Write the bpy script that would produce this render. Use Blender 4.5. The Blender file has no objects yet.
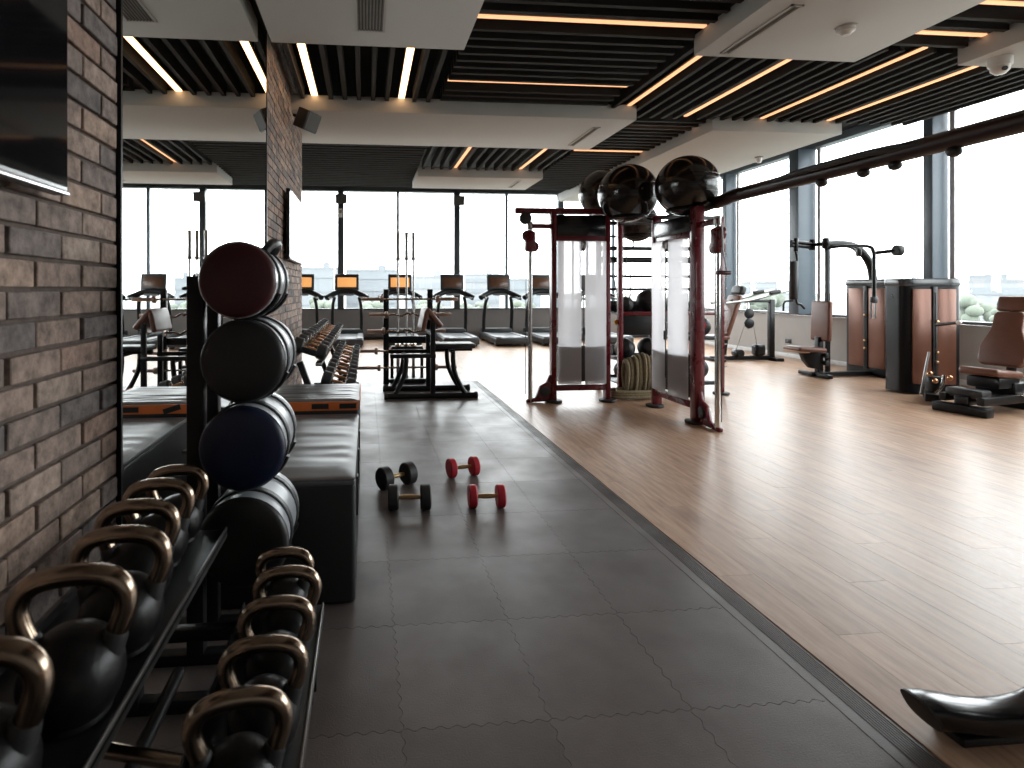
import bpy, bmesh, math, random
from mathutils import Vector, Matrix, Euler
random.seed(7)
S = bpy.context.scene
COL = S.collection
# ---------------------------------------------------------------- camera
F, PX, PY, H = 560.0, 418.0, 290.0, 1.35          # focal length in pixels, principal point, eye height
TH = math.atan(52 / 560.0); SN, CS = math.sin(TH), math.cos(TH)
cam_d = bpy.data.cameras.new('camera'); cam = bpy.data.objects.new('camera', cam_d); COL.objects.link(cam)
cam_d.sensor_width = 36; cam_d.lens = F / 1024 * 36
cam_d.shift_x = (512 - PX) / 1024; cam_d.shift_y = (PY - 384) / 1024
cam.location = (0, 0, H); cam.rotation_euler = (math.pi / 2, 0, -TH)
cam_d.clip_start = .02; cam_d.clip_end = 6000
cam_d.dof.use_dof = True; cam_d.dof.focus_distance = 3.8; cam_d.dof.aperture_fstop = 3.2
S.camera = cam
# ---------------------------------------------------------------- sky: bright even overcast
wd = bpy.data.worlds.new('world'); S.world = wd; wd.use_nodes = True
bg = wd.node_tree.nodes['Background']; bg.inputs[0].default_value = (.97, .985, 1, 1); bg.inputs[1].default_value = 9.0
vs = S.view_settings
vs.view_transform = 'Standard'; vs.look = 'None'; vs.gamma = 1; vs.exposure = .2; vs.use_curve_mapping = False
cy = S.cycles
cy.max_bounces = 9; cy.diffuse_bounces = 4; cy.glossy_bounces = 4; cy.transmission_bounces = 6; cy.transparent_max_bounces = 12
cy.use_denoising = True; cy.sample_clamp_indirect = 6

def portal(name, loc, rot, sx, sy):
    l = bpy.data.lights.new(name, 'AREA'); l.shape = 'RECTANGLE'; l.size = sx; l.size_y = sy; l.cycles.is_portal = True
    o = bpy.data.objects.new(name, l); o.location = loc; o.rotation_euler = rot; COL.objects.link(o)
WX, WY, WL = 8.45, 15.3, -.91                     # right window wall, back window wall, left brick wall
portal('window_portal_back', (1.7, WY - .02, 2.45), (-math.pi / 2, 0, 0), 13.4, 3.2)
portal('window_portal_right', (WX - .02, 7.2, 2.45), (math.pi / 2, 0, math.pi / 2), 16.2, 3.2)

def dp(px, py, zc):                               # pixel at a known depth along the view axis
    xc = (px - PX) / F * zc
    return Vector((xc * CS + zc * SN, zc * CS - xc * SN, H + (PY - py) / F * zc))
def fl(px, py, z=0.0):                            # pixel on a level surface of height z
    return dp(px, py, F * (H - z) / (py - PY))
def proj(p):
    zc = p[0] * SN + p[1] * CS; xc = p[0] * CS - p[1] * SN
    return (PX + F * xc / max(zc, 1e-3), PY - F * (p[2] - H) / max(zc, 1e-3), zc)

# ---------------------------------------------------------------- materials
MATS = {}
def nt(name):
    m = bpy.data.materials.new(name); m.use_nodes = True; MATS[name] = m
    return m, m.node_tree.nodes, m.node_tree.links, m.node_tree.nodes['Principled BSDF']
def mat(name, col, rough=.5, metal=0., var=.12, scale=8., bump=0., bscale=60., coat=0., spec=.5, rvar=.06):
    m, N, L, b = nt(name)
    tc = N.new('ShaderNodeTexCoord'); nz = N.new('ShaderNodeTexNoise'); nz.inputs['Scale'].default_value = scale; nz.inputs['Detail'].default_value = 5
    L.new(tc.outputs['Object'], nz.inputs['Vector'])
    mr = N.new('ShaderNodeMapRange'); mr.inputs[1].default_value = .3; mr.inputs[2].default_value = .7
    mr.inputs[3].default_value = 1 - var; mr.inputs[4].default_value = 1 + var
    L.new(nz.outputs[0], mr.inputs[0])
    mx = N.new('ShaderNodeMix'); mx.data_type = 'RGBA'; mx.blend_type = 'MULTIPLY'; mx.inputs[0].default_value = 1
    mx.inputs[6].default_value = (*col, 1); L.new(mr.outputs[0], mx.inputs[7]); L.new(mx.outputs[2], b.inputs['Base Color'])
    r2 = N.new('ShaderNodeMapRange'); r2.inputs[3].default_value = max(0, rough - rvar); r2.inputs[4].default_value = min(1, rough + rvar)
    L.new(nz.outputs[0], r2.inputs[0]); L.new(r2.outputs[0], b.inputs['Roughness'])
    b.inputs['Metallic'].default_value = metal; b.inputs['Specular IOR Level'].default_value = spec
    if coat: b.inputs['Coat Weight'].default_value = coat; b.inputs['Coat Roughness'].default_value = .06
    if bump:
        n2 = N.new('ShaderNodeTexNoise'); n2.inputs['Scale'].default_value = bscale; n2.inputs['Detail'].default_value = 4
        L.new(tc.outputs['Object'], n2.inputs['Vector'])
        bp = N.new('ShaderNodeBump'); bp.inputs['Strength'].default_value = bump; bp.inputs['Distance'].default_value = .01
        L.new(n2.outputs[0], bp.inputs['Height']); L.new(bp.outputs[0], b.inputs['Normal'])
    return m
def emit(name, col, st):
    m, N, L, b = nt(name); b.inputs['Base Color'].default_value = (*col, 1)
    b.inputs['Emission Color'].default_value = (*col, 1); b.inputs['Emission Strength'].default_value = st
    return m
mat('black_metal', (.008, .008, .009), .38, 0, .15, 12, spec=.3)
mat('black_satin', (.02, .02, .021), .45, 0, .15, 12)
mat('gloss_black', (.008, .008, .009), .2, 0, .1, 6, coat=.15, spec=.4)
mat('rubber', (.016, .015, .015), .55, 0, .2, 20, bump=.15, bscale=120)
mat('kettle_black', (.006, .0055, .0055), .34, 0, .25, 25, bump=.08, bscale=90, spec=.25)
mat('bronze_chrome', (.34, .26, .195), .22, 1, .1, 15)
mat('copper', (.62, .34, .18), .28, 1, .1, 15)
mat('gold_handle', (.6, .42, .22), .35, 1, .1, 30)
mat('chrome', (.62, .62, .62), .14, 1, .05, 10)
mat('steel', (.38, .37, .36), .3, 1, .08, 14)
mat('red_paint', (.115, .005, .012), .28, 0, .1, 6, coat=.3)
mat('red_rubber', (.42, .012, .025), .5, 0, .12, 25, bump=.1)
mat('bag_red', (.05, .006, .009), .42, 0, .12, 10, bump=.06, bscale=150)
mat('bag_grey', (.011, .011, .012), .42, 0, .12, 10, bump=.06, bscale=150)
mat('bag_blue', (.002, .007, .032), .42, 0, .12, 10, bump=.06, bscale=150)
mat('bag_black', (.005, .005, .005), .42, 0, .12, 10, bump=.06, bscale=150)
mat('vinyl_silver', (.30, .315, .335), .3, 0, .1, 8, bump=.1, bscale=14)
mat('vinyl_box_sheen', (.07, .07, .073), .36, 0, .12, 6, bump=.12, bscale=9)  # greyer than the black sides: sheen of the upper face put into colour
mat('vinyl_box_black', (.005, .005, .005), .6, 0, .12, 6)
mat('orange_print', (.55, .12, .02), .5, 0, .1, 8)
mat('brown_leather', (.16, .068, .043), .42, 0, .1, 9, bump=.06, bscale=60)
mat('copper_panel', (.17, .072, .045), .3, .3, .1, 3)
mat('tan_pad', (.45, .28, .18), .5, 0, .1, 8)
mat('soffit_white', (.50, .495, .475), .7, 0, .02, 2)
mat('vent_dark', (.05, .05, .05), .6)
mat('slat_dark', (.013, .012, .0115), .75, 0, .25, 5)
mat('ceiling_black', (.008, .008, .008), .9)
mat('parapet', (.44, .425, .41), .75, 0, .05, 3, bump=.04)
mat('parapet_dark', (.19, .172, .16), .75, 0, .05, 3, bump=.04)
mat('housing_black', (.006, .006, .007), .3, 0, .1, 6, spec=.22)
mat('plaster', (.38, .36, .34), .8, 0, .04, 3, bump=.04)
mat('column_blue', (.085, .11, .135), .45, 0, .06, 4)
mat('frame_dark', (.035, .04, .046), .4, 0, .1, 6)
mat('white_frame', (.7, .7, .7), .5)
mat('white_plastic', (.72, .72, .70), .4)
mat('screen_glass', (.005, .005, .006), .05, 0, .05, 2, spec=.35)
mat('bezel', (.01, .01, .011), .25)
mat('silver_trim', (.55, .56, .58), .25, .6)
mat('belt', (.08, .085, .09), .38, 0, .06, 12)
mat('tread_grey', (.16, .165, .17), .4, 0, .06, 10)
mat('mirror_glass', (.86, .88, .87), .0, 1, .0, 1, rvar=0)
mat('ball_black', (.014, .012, .011), .16, 0, .1, 8)
mat('rope', (.19, .15, .085), .85, 0, .3, 60, bump=.5, bscale=140)
mat('yellow_mark', (.6, .32, .03), .5)
mat('plate_dark', (.05, .042, .04), .4)
mat('mortar', (.11, .083, .069), .95, 0, .25, 30, bump=.3)
mat('floor_base', (.03, .026, .023), .8)
mat('concrete_far', (.145, .158, .17), .9, 0, .08, .05)  # far colours greyed together: haze put into the paint, no mist volume
mat('concrete_pale_hazed', (.175, .185, .195), .9, 0, .06, .05)
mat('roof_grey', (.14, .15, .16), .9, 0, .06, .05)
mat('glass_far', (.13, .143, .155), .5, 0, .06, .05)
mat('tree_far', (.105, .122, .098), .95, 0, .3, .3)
mat('ground_far', (.16, .17, .155), .95, 0, .25, .02)
mat('trunk_far', (.12, .09, .07), .95)
mat('cap_grey', (.06, .065, .07), .22, 0, .1, 6, coat=.15)
mat('boom_red', (.02, .008, .008), .3, 0, .1, 6)
mat('vent_blade', (.22, .21, .20), .6)
mat('rose_steel', (.58, .44, .38), .3, 1, .08, 14)
mat('screen_brown', (.10, .045, .025), .25)
emit('led_warm', (1, .58, .28), 4.5)
emit('led_soft', (1, .50, .25), 1.1)
emit('screen_orange', (1, .46, .15), .5)

def special():
    # window glass: mostly see-through with a thin reflection
    m, N, L, b = nt('window_glass'); N.remove(b); out = N['Material Output']
    t = N.new('ShaderNodeBsdfTransparent'); t.inputs[0].default_value = (.96, .98, .98, 1)
    g = N.new('ShaderNodeBsdfGlossy'); g.inputs['Roughness'].default_value = .02
    mx = N.new('ShaderNodeMixShader'); mx.inputs[0].default_value = .05
    L.new(t.outputs[0], mx.inputs[1]); L.new(g.outputs[0], mx.inputs[2]); L.new(mx.outputs[0], out.inputs[0])
    # frosted shroud
    m, N, L, b = nt('frosted_acrylic'); N.remove(b); out = N['Material Output']
    t = N.new('ShaderNodeBsdfTransparent'); t.inputs[0].default_value = (.93, .93, .96, 1)
    tl = N.new('ShaderNodeBsdfTranslucent'); tl.inputs[0].default_value = (.9, .9, .93, 1)
    d = N.new('ShaderNodeBsdfDiffuse'); d.inputs[0].default_value = (.82, .82, .85, 1)
    g = N.new('ShaderNodeBsdfGlossy'); g.inputs['Roughness'].default_value = .2
    a1 = N.new('ShaderNodeMixShader'); a1.inputs[0].default_value = .35; L.new(tl.outputs[0], a1.inputs[1]); L.new(d.outputs[0], a1.inputs[2])
    a2 = N.new('ShaderNodeMixShader'); a2.inputs[0].default_value = .1; L.new(a1.outputs[0], a2.inputs[1]); L.new(t.outputs[0], a2.inputs[2])
    a3 = N.new('ShaderNodeMixShader'); a3.inputs[0].default_value = .07; L.new(a2.outputs[0], a3.inputs[1]); L.new(g.outputs[0], a3.inputs[2])
    L.new(a3.outputs[0], out.inputs[0])
    # oak planks: stretched grain, one tone per plank
    m, N, L, b = nt('oak_plank')
    tc = N.new('ShaderNodeTexCoord'); oi = N.new('ShaderNodeObjectInfo'); at = N.new('ShaderNodeAttribute'); at.attribute_name = 'tint'
    rs = N.new('ShaderNodeMath'); rs.operation = 'ADD'; L.new(oi.outputs['Random'], rs.inputs[0]); L.new(at.outputs['Fac'], rs.inputs[1])
    fr = N.new('ShaderNodeMath'); fr.operation = 'FRACT'; L.new(rs.outputs[0], fr.inputs[0])
    cb = N.new('ShaderNodeCombineXYZ'); ml = N.new('ShaderNodeMath'); ml.operation = 'MULTIPLY'; ml.inputs[1].default_value = 37
    L.new(fr.outputs[0], ml.inputs[0]); L.new(ml.outputs[0], cb.inputs[0]); L.new(ml.outputs[0], cb.inputs[1])
    va = N.new('ShaderNodeVectorMath'); L.new(tc.outputs['Object'], va.inputs[0]); L.new(cb.outputs[0], va.inputs[1])
    mp = N.new('ShaderNodeMapping'); mp.inputs['Scale'].default_value = (17, 1.7, 1); L.new(va.outputs[0], mp.inputs[0])
    nz = N.new('ShaderNodeTexNoise'); nz.inputs['Scale'].default_value = 1.6; nz.inputs['Detail'].default_value = 7; nz.inputs['Roughness'].default_value = .62; nz.inputs['Distortion'].default_value = .5
    L.new(mp.outputs[0], nz.inputs['Vector'])
    cr = N.new('ShaderNodeValToRGB'); e = cr.color_ramp.elements
    e[0].position = .30; e[0].color = (.26, .145, .085, 1); e[1].position = .70; e[1].color = (.55, .375, .255, 1)
    x = cr.color_ramp.elements.new(.5); x.color = (.43, .265, .17, 1)
    L.new(nz.outputs[0], cr.inputs[0])
    tn = N.new('ShaderNodeMapRange'); tn.inputs[3].default_value = .92; tn.inputs[4].default_value = 1.08; L.new(fr.outputs[0], tn.inputs[0])
    mx = N.new('ShaderNodeMix'); mx.data_type = 'RGBA'; mx.blend_type = 'MULTIPLY'; mx.inputs[0].default_value = 1
    L.new(cr.outputs[0], mx.inputs[6]); L.new(tn.outputs[0], mx.inputs[7]); L.new(mx.outputs[2], b.inputs['Base Color'])
    r = N.new('ShaderNodeMapRange'); r.inputs[3].default_value = .30; r.inputs[4].default_value = .42; L.new(nz.outputs[0], r.inputs[0]); L.new(r.outputs[0], b.inputs['Roughness'])
    bp = N.new('ShaderNodeBump'); bp.inputs['Strength'].default_value = .12; bp.inputs['Distance'].default_value = .004; L.new(nz.outputs[0], bp.inputs['Height']); L.new(bp.outputs[0], b.inputs['Normal'])
    # rubber tiles: dark, mottled greyer and smoother in blotches
    m, N, L, b = nt('rubber_tile')
    tc = N.new('ShaderNodeTexCoord'); ge = N.new('ShaderNodeNewGeometry'); oi = N.new('ShaderNodeObjectInfo')
    nz = N.new('ShaderNodeTexNoise'); nz.inputs['Scale'].default_value = 3.2; nz.inputs['Detail'].default_value = 6; L.new(ge.outputs['Position'], nz.inputs['Vector'])
    cr = N.new('ShaderNodeValToRGB'); e = cr.color_ramp.elements
    e[0].position = .32; e[0].color = (.082, .064, .057, 1); e[1].position = .72; e[1].color = (.138, .117, .109, 1)
    L.new(nz.outputs[0], cr.inputs[0])
    tn = N.new('ShaderNodeMapRange'); tn.inputs[3].default_value = .86; tn.inputs[4].default_value = 1.14; L.new(oi.outputs['Random'], tn.inputs[0])
    mx = N.new('ShaderNodeMix'); mx.data_type = 'RGBA'; mx.blend_type = 'MULTIPLY'; mx.inputs[0].default_value = 1
    L.new(cr.outputs[0], mx.inputs[6]); L.new(tn.outputs[0], mx.inputs[7]); L.new(mx.outputs[2], b.inputs['Base Color'])
    r = N.new('ShaderNodeMapRange'); r.inputs[1].default_value = .3; r.inputs[2].default_value = .7; r.inputs[3].default_value = .46; r.inputs[4].default_value = .32; L.new(nz.outputs[0], r.inputs[0]); L.new(r.outputs[0], b.inputs['Roughness'])
    n2 = N.new('ShaderNodeTexNoise'); n2.inputs['Scale'].default_value = 170; L.new(ge.outputs['Position'], n2.inputs['Vector'])
    bp = N.new('ShaderNodeBump'); bp.inputs['Strength'].default_value = .25; bp.inputs['Distance'].default_value = .004; L.new(n2.outputs[0], bp.inputs['Height']); L.new(bp.outputs[0], b.inputs['Normal'])
    # bricks: tone picked per brick
    m, N, L, b = nt('brick_clay')
    tc = N.new('ShaderNodeTexCoord'); oi = N.new('ShaderNodeObjectInfo'); at = N.new('ShaderNodeAttribute'); at.attribute_name = 'tint'; ge = N.new('ShaderNodeNewGeometry')
    rs = N.new('ShaderNodeMath'); rs.operation = 'ADD'; L.new(oi.outputs['Random'], rs.inputs[0]); L.new(at.outputs['Fac'], rs.inputs[1])
    fr = N.new('ShaderNodeMath'); fr.operation = 'FRACT'; L.new(rs.outputs[0], fr.inputs[0])
    cr = N.new('ShaderNodeValToRGB'); cr.color_ramp.interpolation = 'LINEAR'; e = cr.color_ramp.elements
    e[0].position = 0; e[0].color = (.115, .098, .093, 1); e[1].position = 1; e[1].color = (.34, .25, .195, 1)
    for p, c in ((.2, (.16, .13, .118, 1)), (.45, (.25, .18, .145, 1)), (.7, (.29, .225, .185, 1)), (.85, (.24, .15, .112, 1))):
        k = cr.color_ramp.elements.new(p); k.color = c
    L.new(fr.outputs[0], cr.inputs[0])
    nz = N.new('ShaderNodeTexNoise'); nz.inputs['Scale'].default_value = 20; nz.inputs['Detail'].default_value = 7; nz.inputs['Roughness'].default_value = .65; L.new(ge.outputs['Position'], nz.inputs['Vector'])
    mr = N.new('ShaderNodeMapRange'); mr.inputs[1].default_value = .3; mr.inputs[2].default_value = .7; mr.inputs[3].default_value = .45; mr.inputs[4].default_value = 1.65; L.new(nz.outputs[0], mr.inputs[0])
    mx = N.new('ShaderNodeMix'); mx.data_type = 'RGBA'; mx.blend_type = 'MULTIPLY'; mx.inputs[0].default_value = 1
    L.new(cr.outputs[0], mx.inputs[6]); L.new(mr.outputs[0], mx.inputs[7]); L.new(mx.outputs[2], b.inputs['Base Color']); b.inputs['Roughness'].default_value = .85
    bp = N.new('ShaderNodeBump'); bp.inputs['Strength'].default_value = .9; bp.inputs['Distance'].default_value = .008; L.new(nz.outputs[0], bp.inputs['Height']); L.new(bp.outputs[0], b.inputs['Normal'])
special()

# ---------------------------------------------------------------- mesh helpers
def spline(pts, n=6, closed=False):               # Catmull-Rom through the points
    P = [Vector(p) for p in pts]; out = []; k = len(P)
    rng = range(k) if closed else range(k - 1)
    for i in rng:
        p1, p2 = P[i], P[(i + 1) % k]
        p0 = P[i - 1] if (i > 0 or closed) else p1 * 2 - p2
        p3 = P[(i + 2) % k] if (i + 2 < k or closed) else p2 * 2 - p1
        for j in range(n):
            t = j / n
            out.append(.5 * ((2 * p1) + (p2 - p0) * t + (2 * p0 - 5 * p1 + 4 * p2 - p3) * t * t + (3 * p1 - p0 - 3 * p2 + p3) * t ** 3))
    if not closed: out.append(P[-1])
    return out
class B:
    def __init__(s): s.bm = bmesh.new()
    def _take(s, t):
        me = bpy.data.meshes.new('t'); t.to_mesh(me); t.free(); s.bm.from_mesh(me); bpy.data.meshes.remove(me); return s
    def box(s, c, d, rot=None, bev=0., seg=2):
        t = bmesh.new(); bmesh.ops.create_cube(t, size=1)
        bmesh.ops.scale(t, vec=Vector(d), verts=t.verts)
        if bev: bmesh.ops.bevel(t, geom=list(t.edges), offset=min(bev, min(d) * .49), segments=seg, affect='EDGES', profile=.5, clamp_overlap=True)
        M = Matrix.Translation(Vector(c)) @ (Euler(rot).to_matrix().to_4x4() if rot else Matrix())
        bmesh.ops.transform(t, matrix=M, verts=t.verts); return s._take(t)
    def bar(s, p0, p1, w, d=None, bev=.004, up=(0, 0, 1)):       # rectangular bar between two points
        p0, p1 = Vector(p0), Vector(p1); ax = (p1 - p0); L = ax.length; ax.normalize(); up = Vector(up)
        if abs(ax.dot(up)) > .98: up = Vector((0, 1, 0))
        x = up.cross(ax).normalized(); y = ax.cross(x)
        R = Matrix((x, y, ax)).transposed().to_4x4()
        t = bmesh.new(); bmesh.ops.create_cube(t, size=1); bmesh.ops.scale(t, vec=(w, d or w, L), verts=t.verts)
        if bev: bmesh.ops.bevel(t, geom=list(t.edges), offset=bev, segments=2, affect='EDGES', profile=.5, clamp_overlap=True)
        bmesh.ops.transform(t, matrix=Matrix.Translation((p0 + p1) / 2) @ R, verts=t.verts); return s._take(t)
    def cyl(s, p0, p1, r, r2=None, n=16, bev=0.):
        p0, p1 = Vector(p0), Vector(p1); ax = p1 - p0; L = ax.length
        t = bmesh.new(); bmesh.ops.create_cone(t, cap_ends=True, segments=n, radius1=r, radius2=r if r2 is None else r2, depth=L)
        if bev: bmesh.ops.bevel(t, geom=[e for e in t.edges if any(len(f.verts) > 4 for f in e.link_faces)], offset=bev, segments=2, affect='EDGES', profile=.5, clamp_overlap=True)
        M = Matrix.Translation((p0 + p1) / 2) @ ax.to_track_quat('Z', 'Y').to_matrix().to_4x4()
        bmesh.ops.transform(t, matrix=M, verts=t.verts); return s._take(t)
    def tube(s, pts, r, n=10, closed=False, flat=1., sec=None):   # sweep; r may be a list; sec: own section polygon
        P = [Vector(p) for p in pts]; k = len(P); rr = r if isinstance(r, (list, tuple)) else [r] * k
        T = []
        for i in range(k):
            a = P[(i - 1) % k] if (closed or i > 0) else P[i]; b = P[(i + 1) % k] if (closed or i < k - 1) else P[i]
            T.append((b - a).normalized())
        u = T[0].orthogonal().normalized()
        if abs(T[0].z) < .9: u = (Vector((0, 0, 1)) - T[0] * T[0].z).normalized()
        sec = sec or [(math.cos(2 * math.pi * j / n), math.sin(2 * math.pi * j / n) * flat) for j in range(n)]
        n = len(sec); rings = []
        for i in range(k):
            if i: u = (u - T[i] * u.dot(T[i])).normalized()
            v = T[i].cross(u)
            rings.append([s.bm.verts.new(P[i] + (u * a + v * b) * rr[i]) for a, b in sec])
        for i in range(k if closed else k - 1):
            A, Bq = rings[i], rings[(i + 1) % k]
            for j in range(n): s.bm.faces.new((A[j], A[(j + 1) % n], Bq[(j + 1) % n], Bq[j]))
        if not closed: s.bm.faces.new(list(reversed(rings[0]))); s.bm.faces.new(rings[-1])
        return s
    def lathe(s, prof, n=24, M=None):                            # profile (r, z) from the bottom up
        M = M or Matrix(); rings = []
        for r, z in prof:
            if r < 1e-5: rings.append([s.bm.verts.new(M @ Vector((0, 0, z)))])
            else: rings.append([s.bm.verts.new(M @ Vector((r * math.cos(2 * math.pi * j / n), r * math.sin(2 * math.pi * j / n), z))) for j in range(n)])
        for a, b in zip(rings, rings[1:]):
            for j in range(n):
                q = (j + 1) % n
                vs_ = [a[0], b[q], b[j]] if len(a) == 1 else ([a[j], a[q], b[0]] if len(b) == 1 else [a[j], a[q], b[q], b[j]])
                if len(a) == 1 and len(b) == 1: continue
                s.bm.faces.new(vs_)
        if len(rings[0]) > 1: s.bm.faces.new(list(reversed(rings[0])))
        if len(rings[-1]) > 1: s.bm.faces.new(rings[-1])
        return s
    def ball(s, c, r, sc=(1, 1, 1), u=28, v=18):
        t = bmesh.new(); bmesh.ops.create_uvsphere(t, u_segments=u, v_segments=v, radius=r)
        bmesh.ops.transform(t, matrix=Matrix.Translation(Vector(c)) @ Matrix.Diagonal((*sc, 1)), verts=t.verts); return s._take(t)
    def prism(s, poly, d, M=None, bev=0., seg=2):                # polygon in XY, extruded to +Z by d
        t = bmesh.new(); f = t.faces.new([t.verts.new((x, y, 0)) for x, y in poly])
        r = bmesh.ops.extrude_face_region(t, geom=[f]); bmesh.ops.translate(t, vec=(0, 0, d), verts=[e for e in r['geom'] if isinstance(e, bmesh.types.BMVert)])
        bmesh.ops.recalc_face_normals(t, faces=t.faces)
        if bev: bmesh.ops.bevel(t, geom=list(t.edges), offset=bev, segments=seg, affect='EDGES', profile=.5, clamp_overlap=True)
        if M: bmesh.ops.transform(t, matrix=M, verts=t.verts)
        return s._take(t)
    def mesh(s, name, m, angle=40):
        bmesh.ops.recalc_face_normals(s.bm, faces=s.bm.faces)
        me = bpy.data.meshes.new(name); s.bm.to_mesh(me); s.bm.free()
        me.materials.append(MATS[m]); me.shade_smooth(); me.set_sharp_from_angle(angle=math.radians(angle))
        return me
    def go(s, name, m, parent=None, angle=40, **kw):             # link as one object; world coordinates under a 'world' thing
        if parent is not None and parent.get('_w'): bmesh.ops.translate(s.bm, vec=-wloc(parent), verts=s.bm.verts)
        elif parent is None:
            vs_ = s.bm.verts; lo = [min(v.co[i] for v in vs_) for i in range(3)]; hi = [max(v.co[i] for v in vs_) for i in range(3)]
            c = Vector(((lo[0] + hi[0]) / 2, (lo[1] + hi[1]) / 2, lo[2])); bmesh.ops.translate(s.bm, vec=-c, verts=vs_)
        o = bpy.data.objects.new(name, s.mesh(name, m, angle)); COL.objects.link(o)
        if parent is not None:
            o.parent = parent
            if parent.get('_w'): o['_w'] = 1
        else: o.location = c; o['_w'] = 1
        return tag(o, **kw)
def wloc(o):
    v = Vector(o.location)
    while o.parent: o = o.parent; v += Vector(o.location)
    return v
def tag(o, label=None, cat=None, group=None, kind=None):
    if label: o['label'] = label
    if cat: o['category'] = cat
    if group: o['group'] = group
    if kind: o['kind'] = kind
    return o
def thing(name, loc=(0, 0, 0), rz=0., label=None, cat=None, group=None, kind=None, w=False):
    o = bpy.data.objects.new(name, None); o.empty_display_size = .1; o.location = loc; o.rotation_euler = (0, 0, rz); COL.objects.link(o)
    if w: o['_w'] = 1
    return tag(o, label, cat, group, kind)
def copy_tree(o, parent=None):
    c = o.copy(); COL.objects.link(c)
    if parent is not None: c.parent = parent
    for ch in [x for x in ALLCH(o)]: copy_tree(ch, c)
    return c
def ALLCH(o): return [x for x in bpy.data.objects if x.parent == o]
ORD = ['nearest', 'second', 'third', 'fourth', 'fifth', 'sixth', 'seventh', 'eighth', 'ninth', 'tenth', 'eleventh', 'twelfth', 'thirteenth', 'fourteenth']
# ================================================================ the room
# ---- floor: slab, oak planks, rubber tiles with a ribbed edge strip
floor = B().box((1.75, 5.65, -.11), (13.7, 19.6, .18)).go('floor', 'floor_base', kind='structure'); floor['label'] = 'pale oak plank floor with a dark rubber tile area'
MX0, MX1, MY0, MY1 = -.82, 1.508, -.99, 8.175      # rubber area
EDGE = 1.645
PWD, PLN = .19, 1.3
pm = B().box((0, 0, -.01), (PWD - .0005, PLN - .0005, .02), bev=.0004, seg=1).mesh('plank', 'oak_plank')
cells = []
def rows(x0, x1, y0, y1):
    k = 0; x = x0
    while x < x1 - .02:
        y = y0 - (k * .47) % PLN
        while y < y1:
            cells.append((x + PWD / 2, y + PLN / 2)); y += PLN
        x += PWD; k += 1
rows(EDGE + .003, WX - .1, -4, WY - .2)
def vis(c):
    best = 0
    for dx in (-PWD / 2, PWD / 2):
        for dy in (-PLN / 2, 0, PLN / 2):
            x, y, zc = proj((c[0] + dx, c[1] + dy, 0))
            if zc > .2 and -20 < x < 1044 and y < 788: best = 1
    return best
near = sorted([c for c in cells if vis(c)], key=lambda c: proj((c[0], c[1], 0))[2])[:300]
ns = set(near)
for c in near:
    o = bpy.data.objects.new('plank', pm); COL.objects.link(o); o.parent = floor; o.location = Vector((c[0], c[1], 0)) - wloc(floor)
rest = [c for c in cells if c not in ns]
def plank_field(cs, name, ymin=-9.):
    V, Fc, T = [], [], []
    fo = wloc(floor)
    for x, y in cs:
        a, b, c, d = x - PWD / 2 + .0003, x + PWD / 2 - .0003, y - PLN / 2 + .0003, y + PLN / 2 - .0003
        d = min(d, WY); c = max(c, ymin); b = min(b, EDGE) if ymin > 0 else b
        if d - c < .02: continue
        i = len(V); V += [(p - fo.x, q - fo.y, z - fo.z) for z in (-.02, 0) for p, q in ((a, c), (b, c), (b, d), (a, d))]
        fs = [(4, 5, 6, 7), (0, 1, 5, 4), (1, 2, 6, 5), (2, 3, 7, 6), (3, 0, 4, 7)]
        Fc += [tuple(i + j for j in f) for f in fs]; T += [random.random()] * 5
    me = bpy.data.meshes.new(name); me.from_pydata(V, [], Fc); me.materials.append(MATS['oak_plank'])
    at = me.attributes.new('tint', 'FLOAT', 'FACE'); at.data.foreach_set('value', T)
    o = bpy.data.objects.new(name, me); COL.objects.link(o); o.parent = floor; o['kind'] = 'stuff'
far = []
cells = []; rows(-5, EDGE, MY1 + .02, WY - .2); cells = [c for c in cells if c[1] - PLN / 2 >= MY1 - PLN]
plank_field(rest, 'far_planks'); plank_field(cells, 'far_planks', MY1 + .01)
# rubber tiles with interlocking wavy edges, one shared mesh
TW, TD = (MX1 - MX0) / 5, .5385
def wav(t, n=9): 
    return .0055 * (1 if math.sin(2 * math.pi * n * t) > 0 else -1) * min(1, abs(math.sin(2 * math.pi * n * t)) * 2.2)
def tile_outline(g=.0008):
    pts = []; n = 54
    for i in range(n): t = i / n; pts.append((t * TW, wav(t) + g))
    for i in range(n): t = i / n; pts.append((TW + wav(t) - g, t * TD))
    for i in range(n): t = 1 - i / n; pts.append((t * TW, TD + wav(t) - g))
    for i in range(n): t = 1 - i / n; pts.append((wav(t) + g, t * TD))
    return pts
tm = B().prism([(x - TW / 2, y - TD / 2) for x, y in tile_outline()], .012, Matrix.Translation((0, 0, -.012))).mesh('rubber_tile', 'rubber_tile', 20)
y = 1.713 - 5 * TD
while y < MY1 - .1:
    for i in range(5):
        o = bpy.data.objects.new('rubber_tile', tm); COL.objects.link(o); o.parent = floor
        o.location = Vector((MX0 + (i + .5) * TW, y + TD / 2, 0)) - wloc(floor)
    y += TD
MY1 = y
b = B()                                           # ribbed edge strip
y0 = -1.0
b.prism([(MX1 - .008, -.016), (EDGE, -.016), (EDGE, -.004), (EDGE - .03, 0), (MX1 + .007, 0), (MX1 + .0065, -.0015), (MX1 - .008, -.0015)], MY1 - y0, Matrix.Translation((0, MY1, 0)) @ Matrix.Rotation(math.pi / 2, 4, 'X'))
for i in range(8): b.box((MX1 + .055 + i * .0095, (y0 + MY1) / 2, .0005), (.005, MY1 - y0, .003))
b.go('edge_strip', 'rubber_tile', floor)
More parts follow.
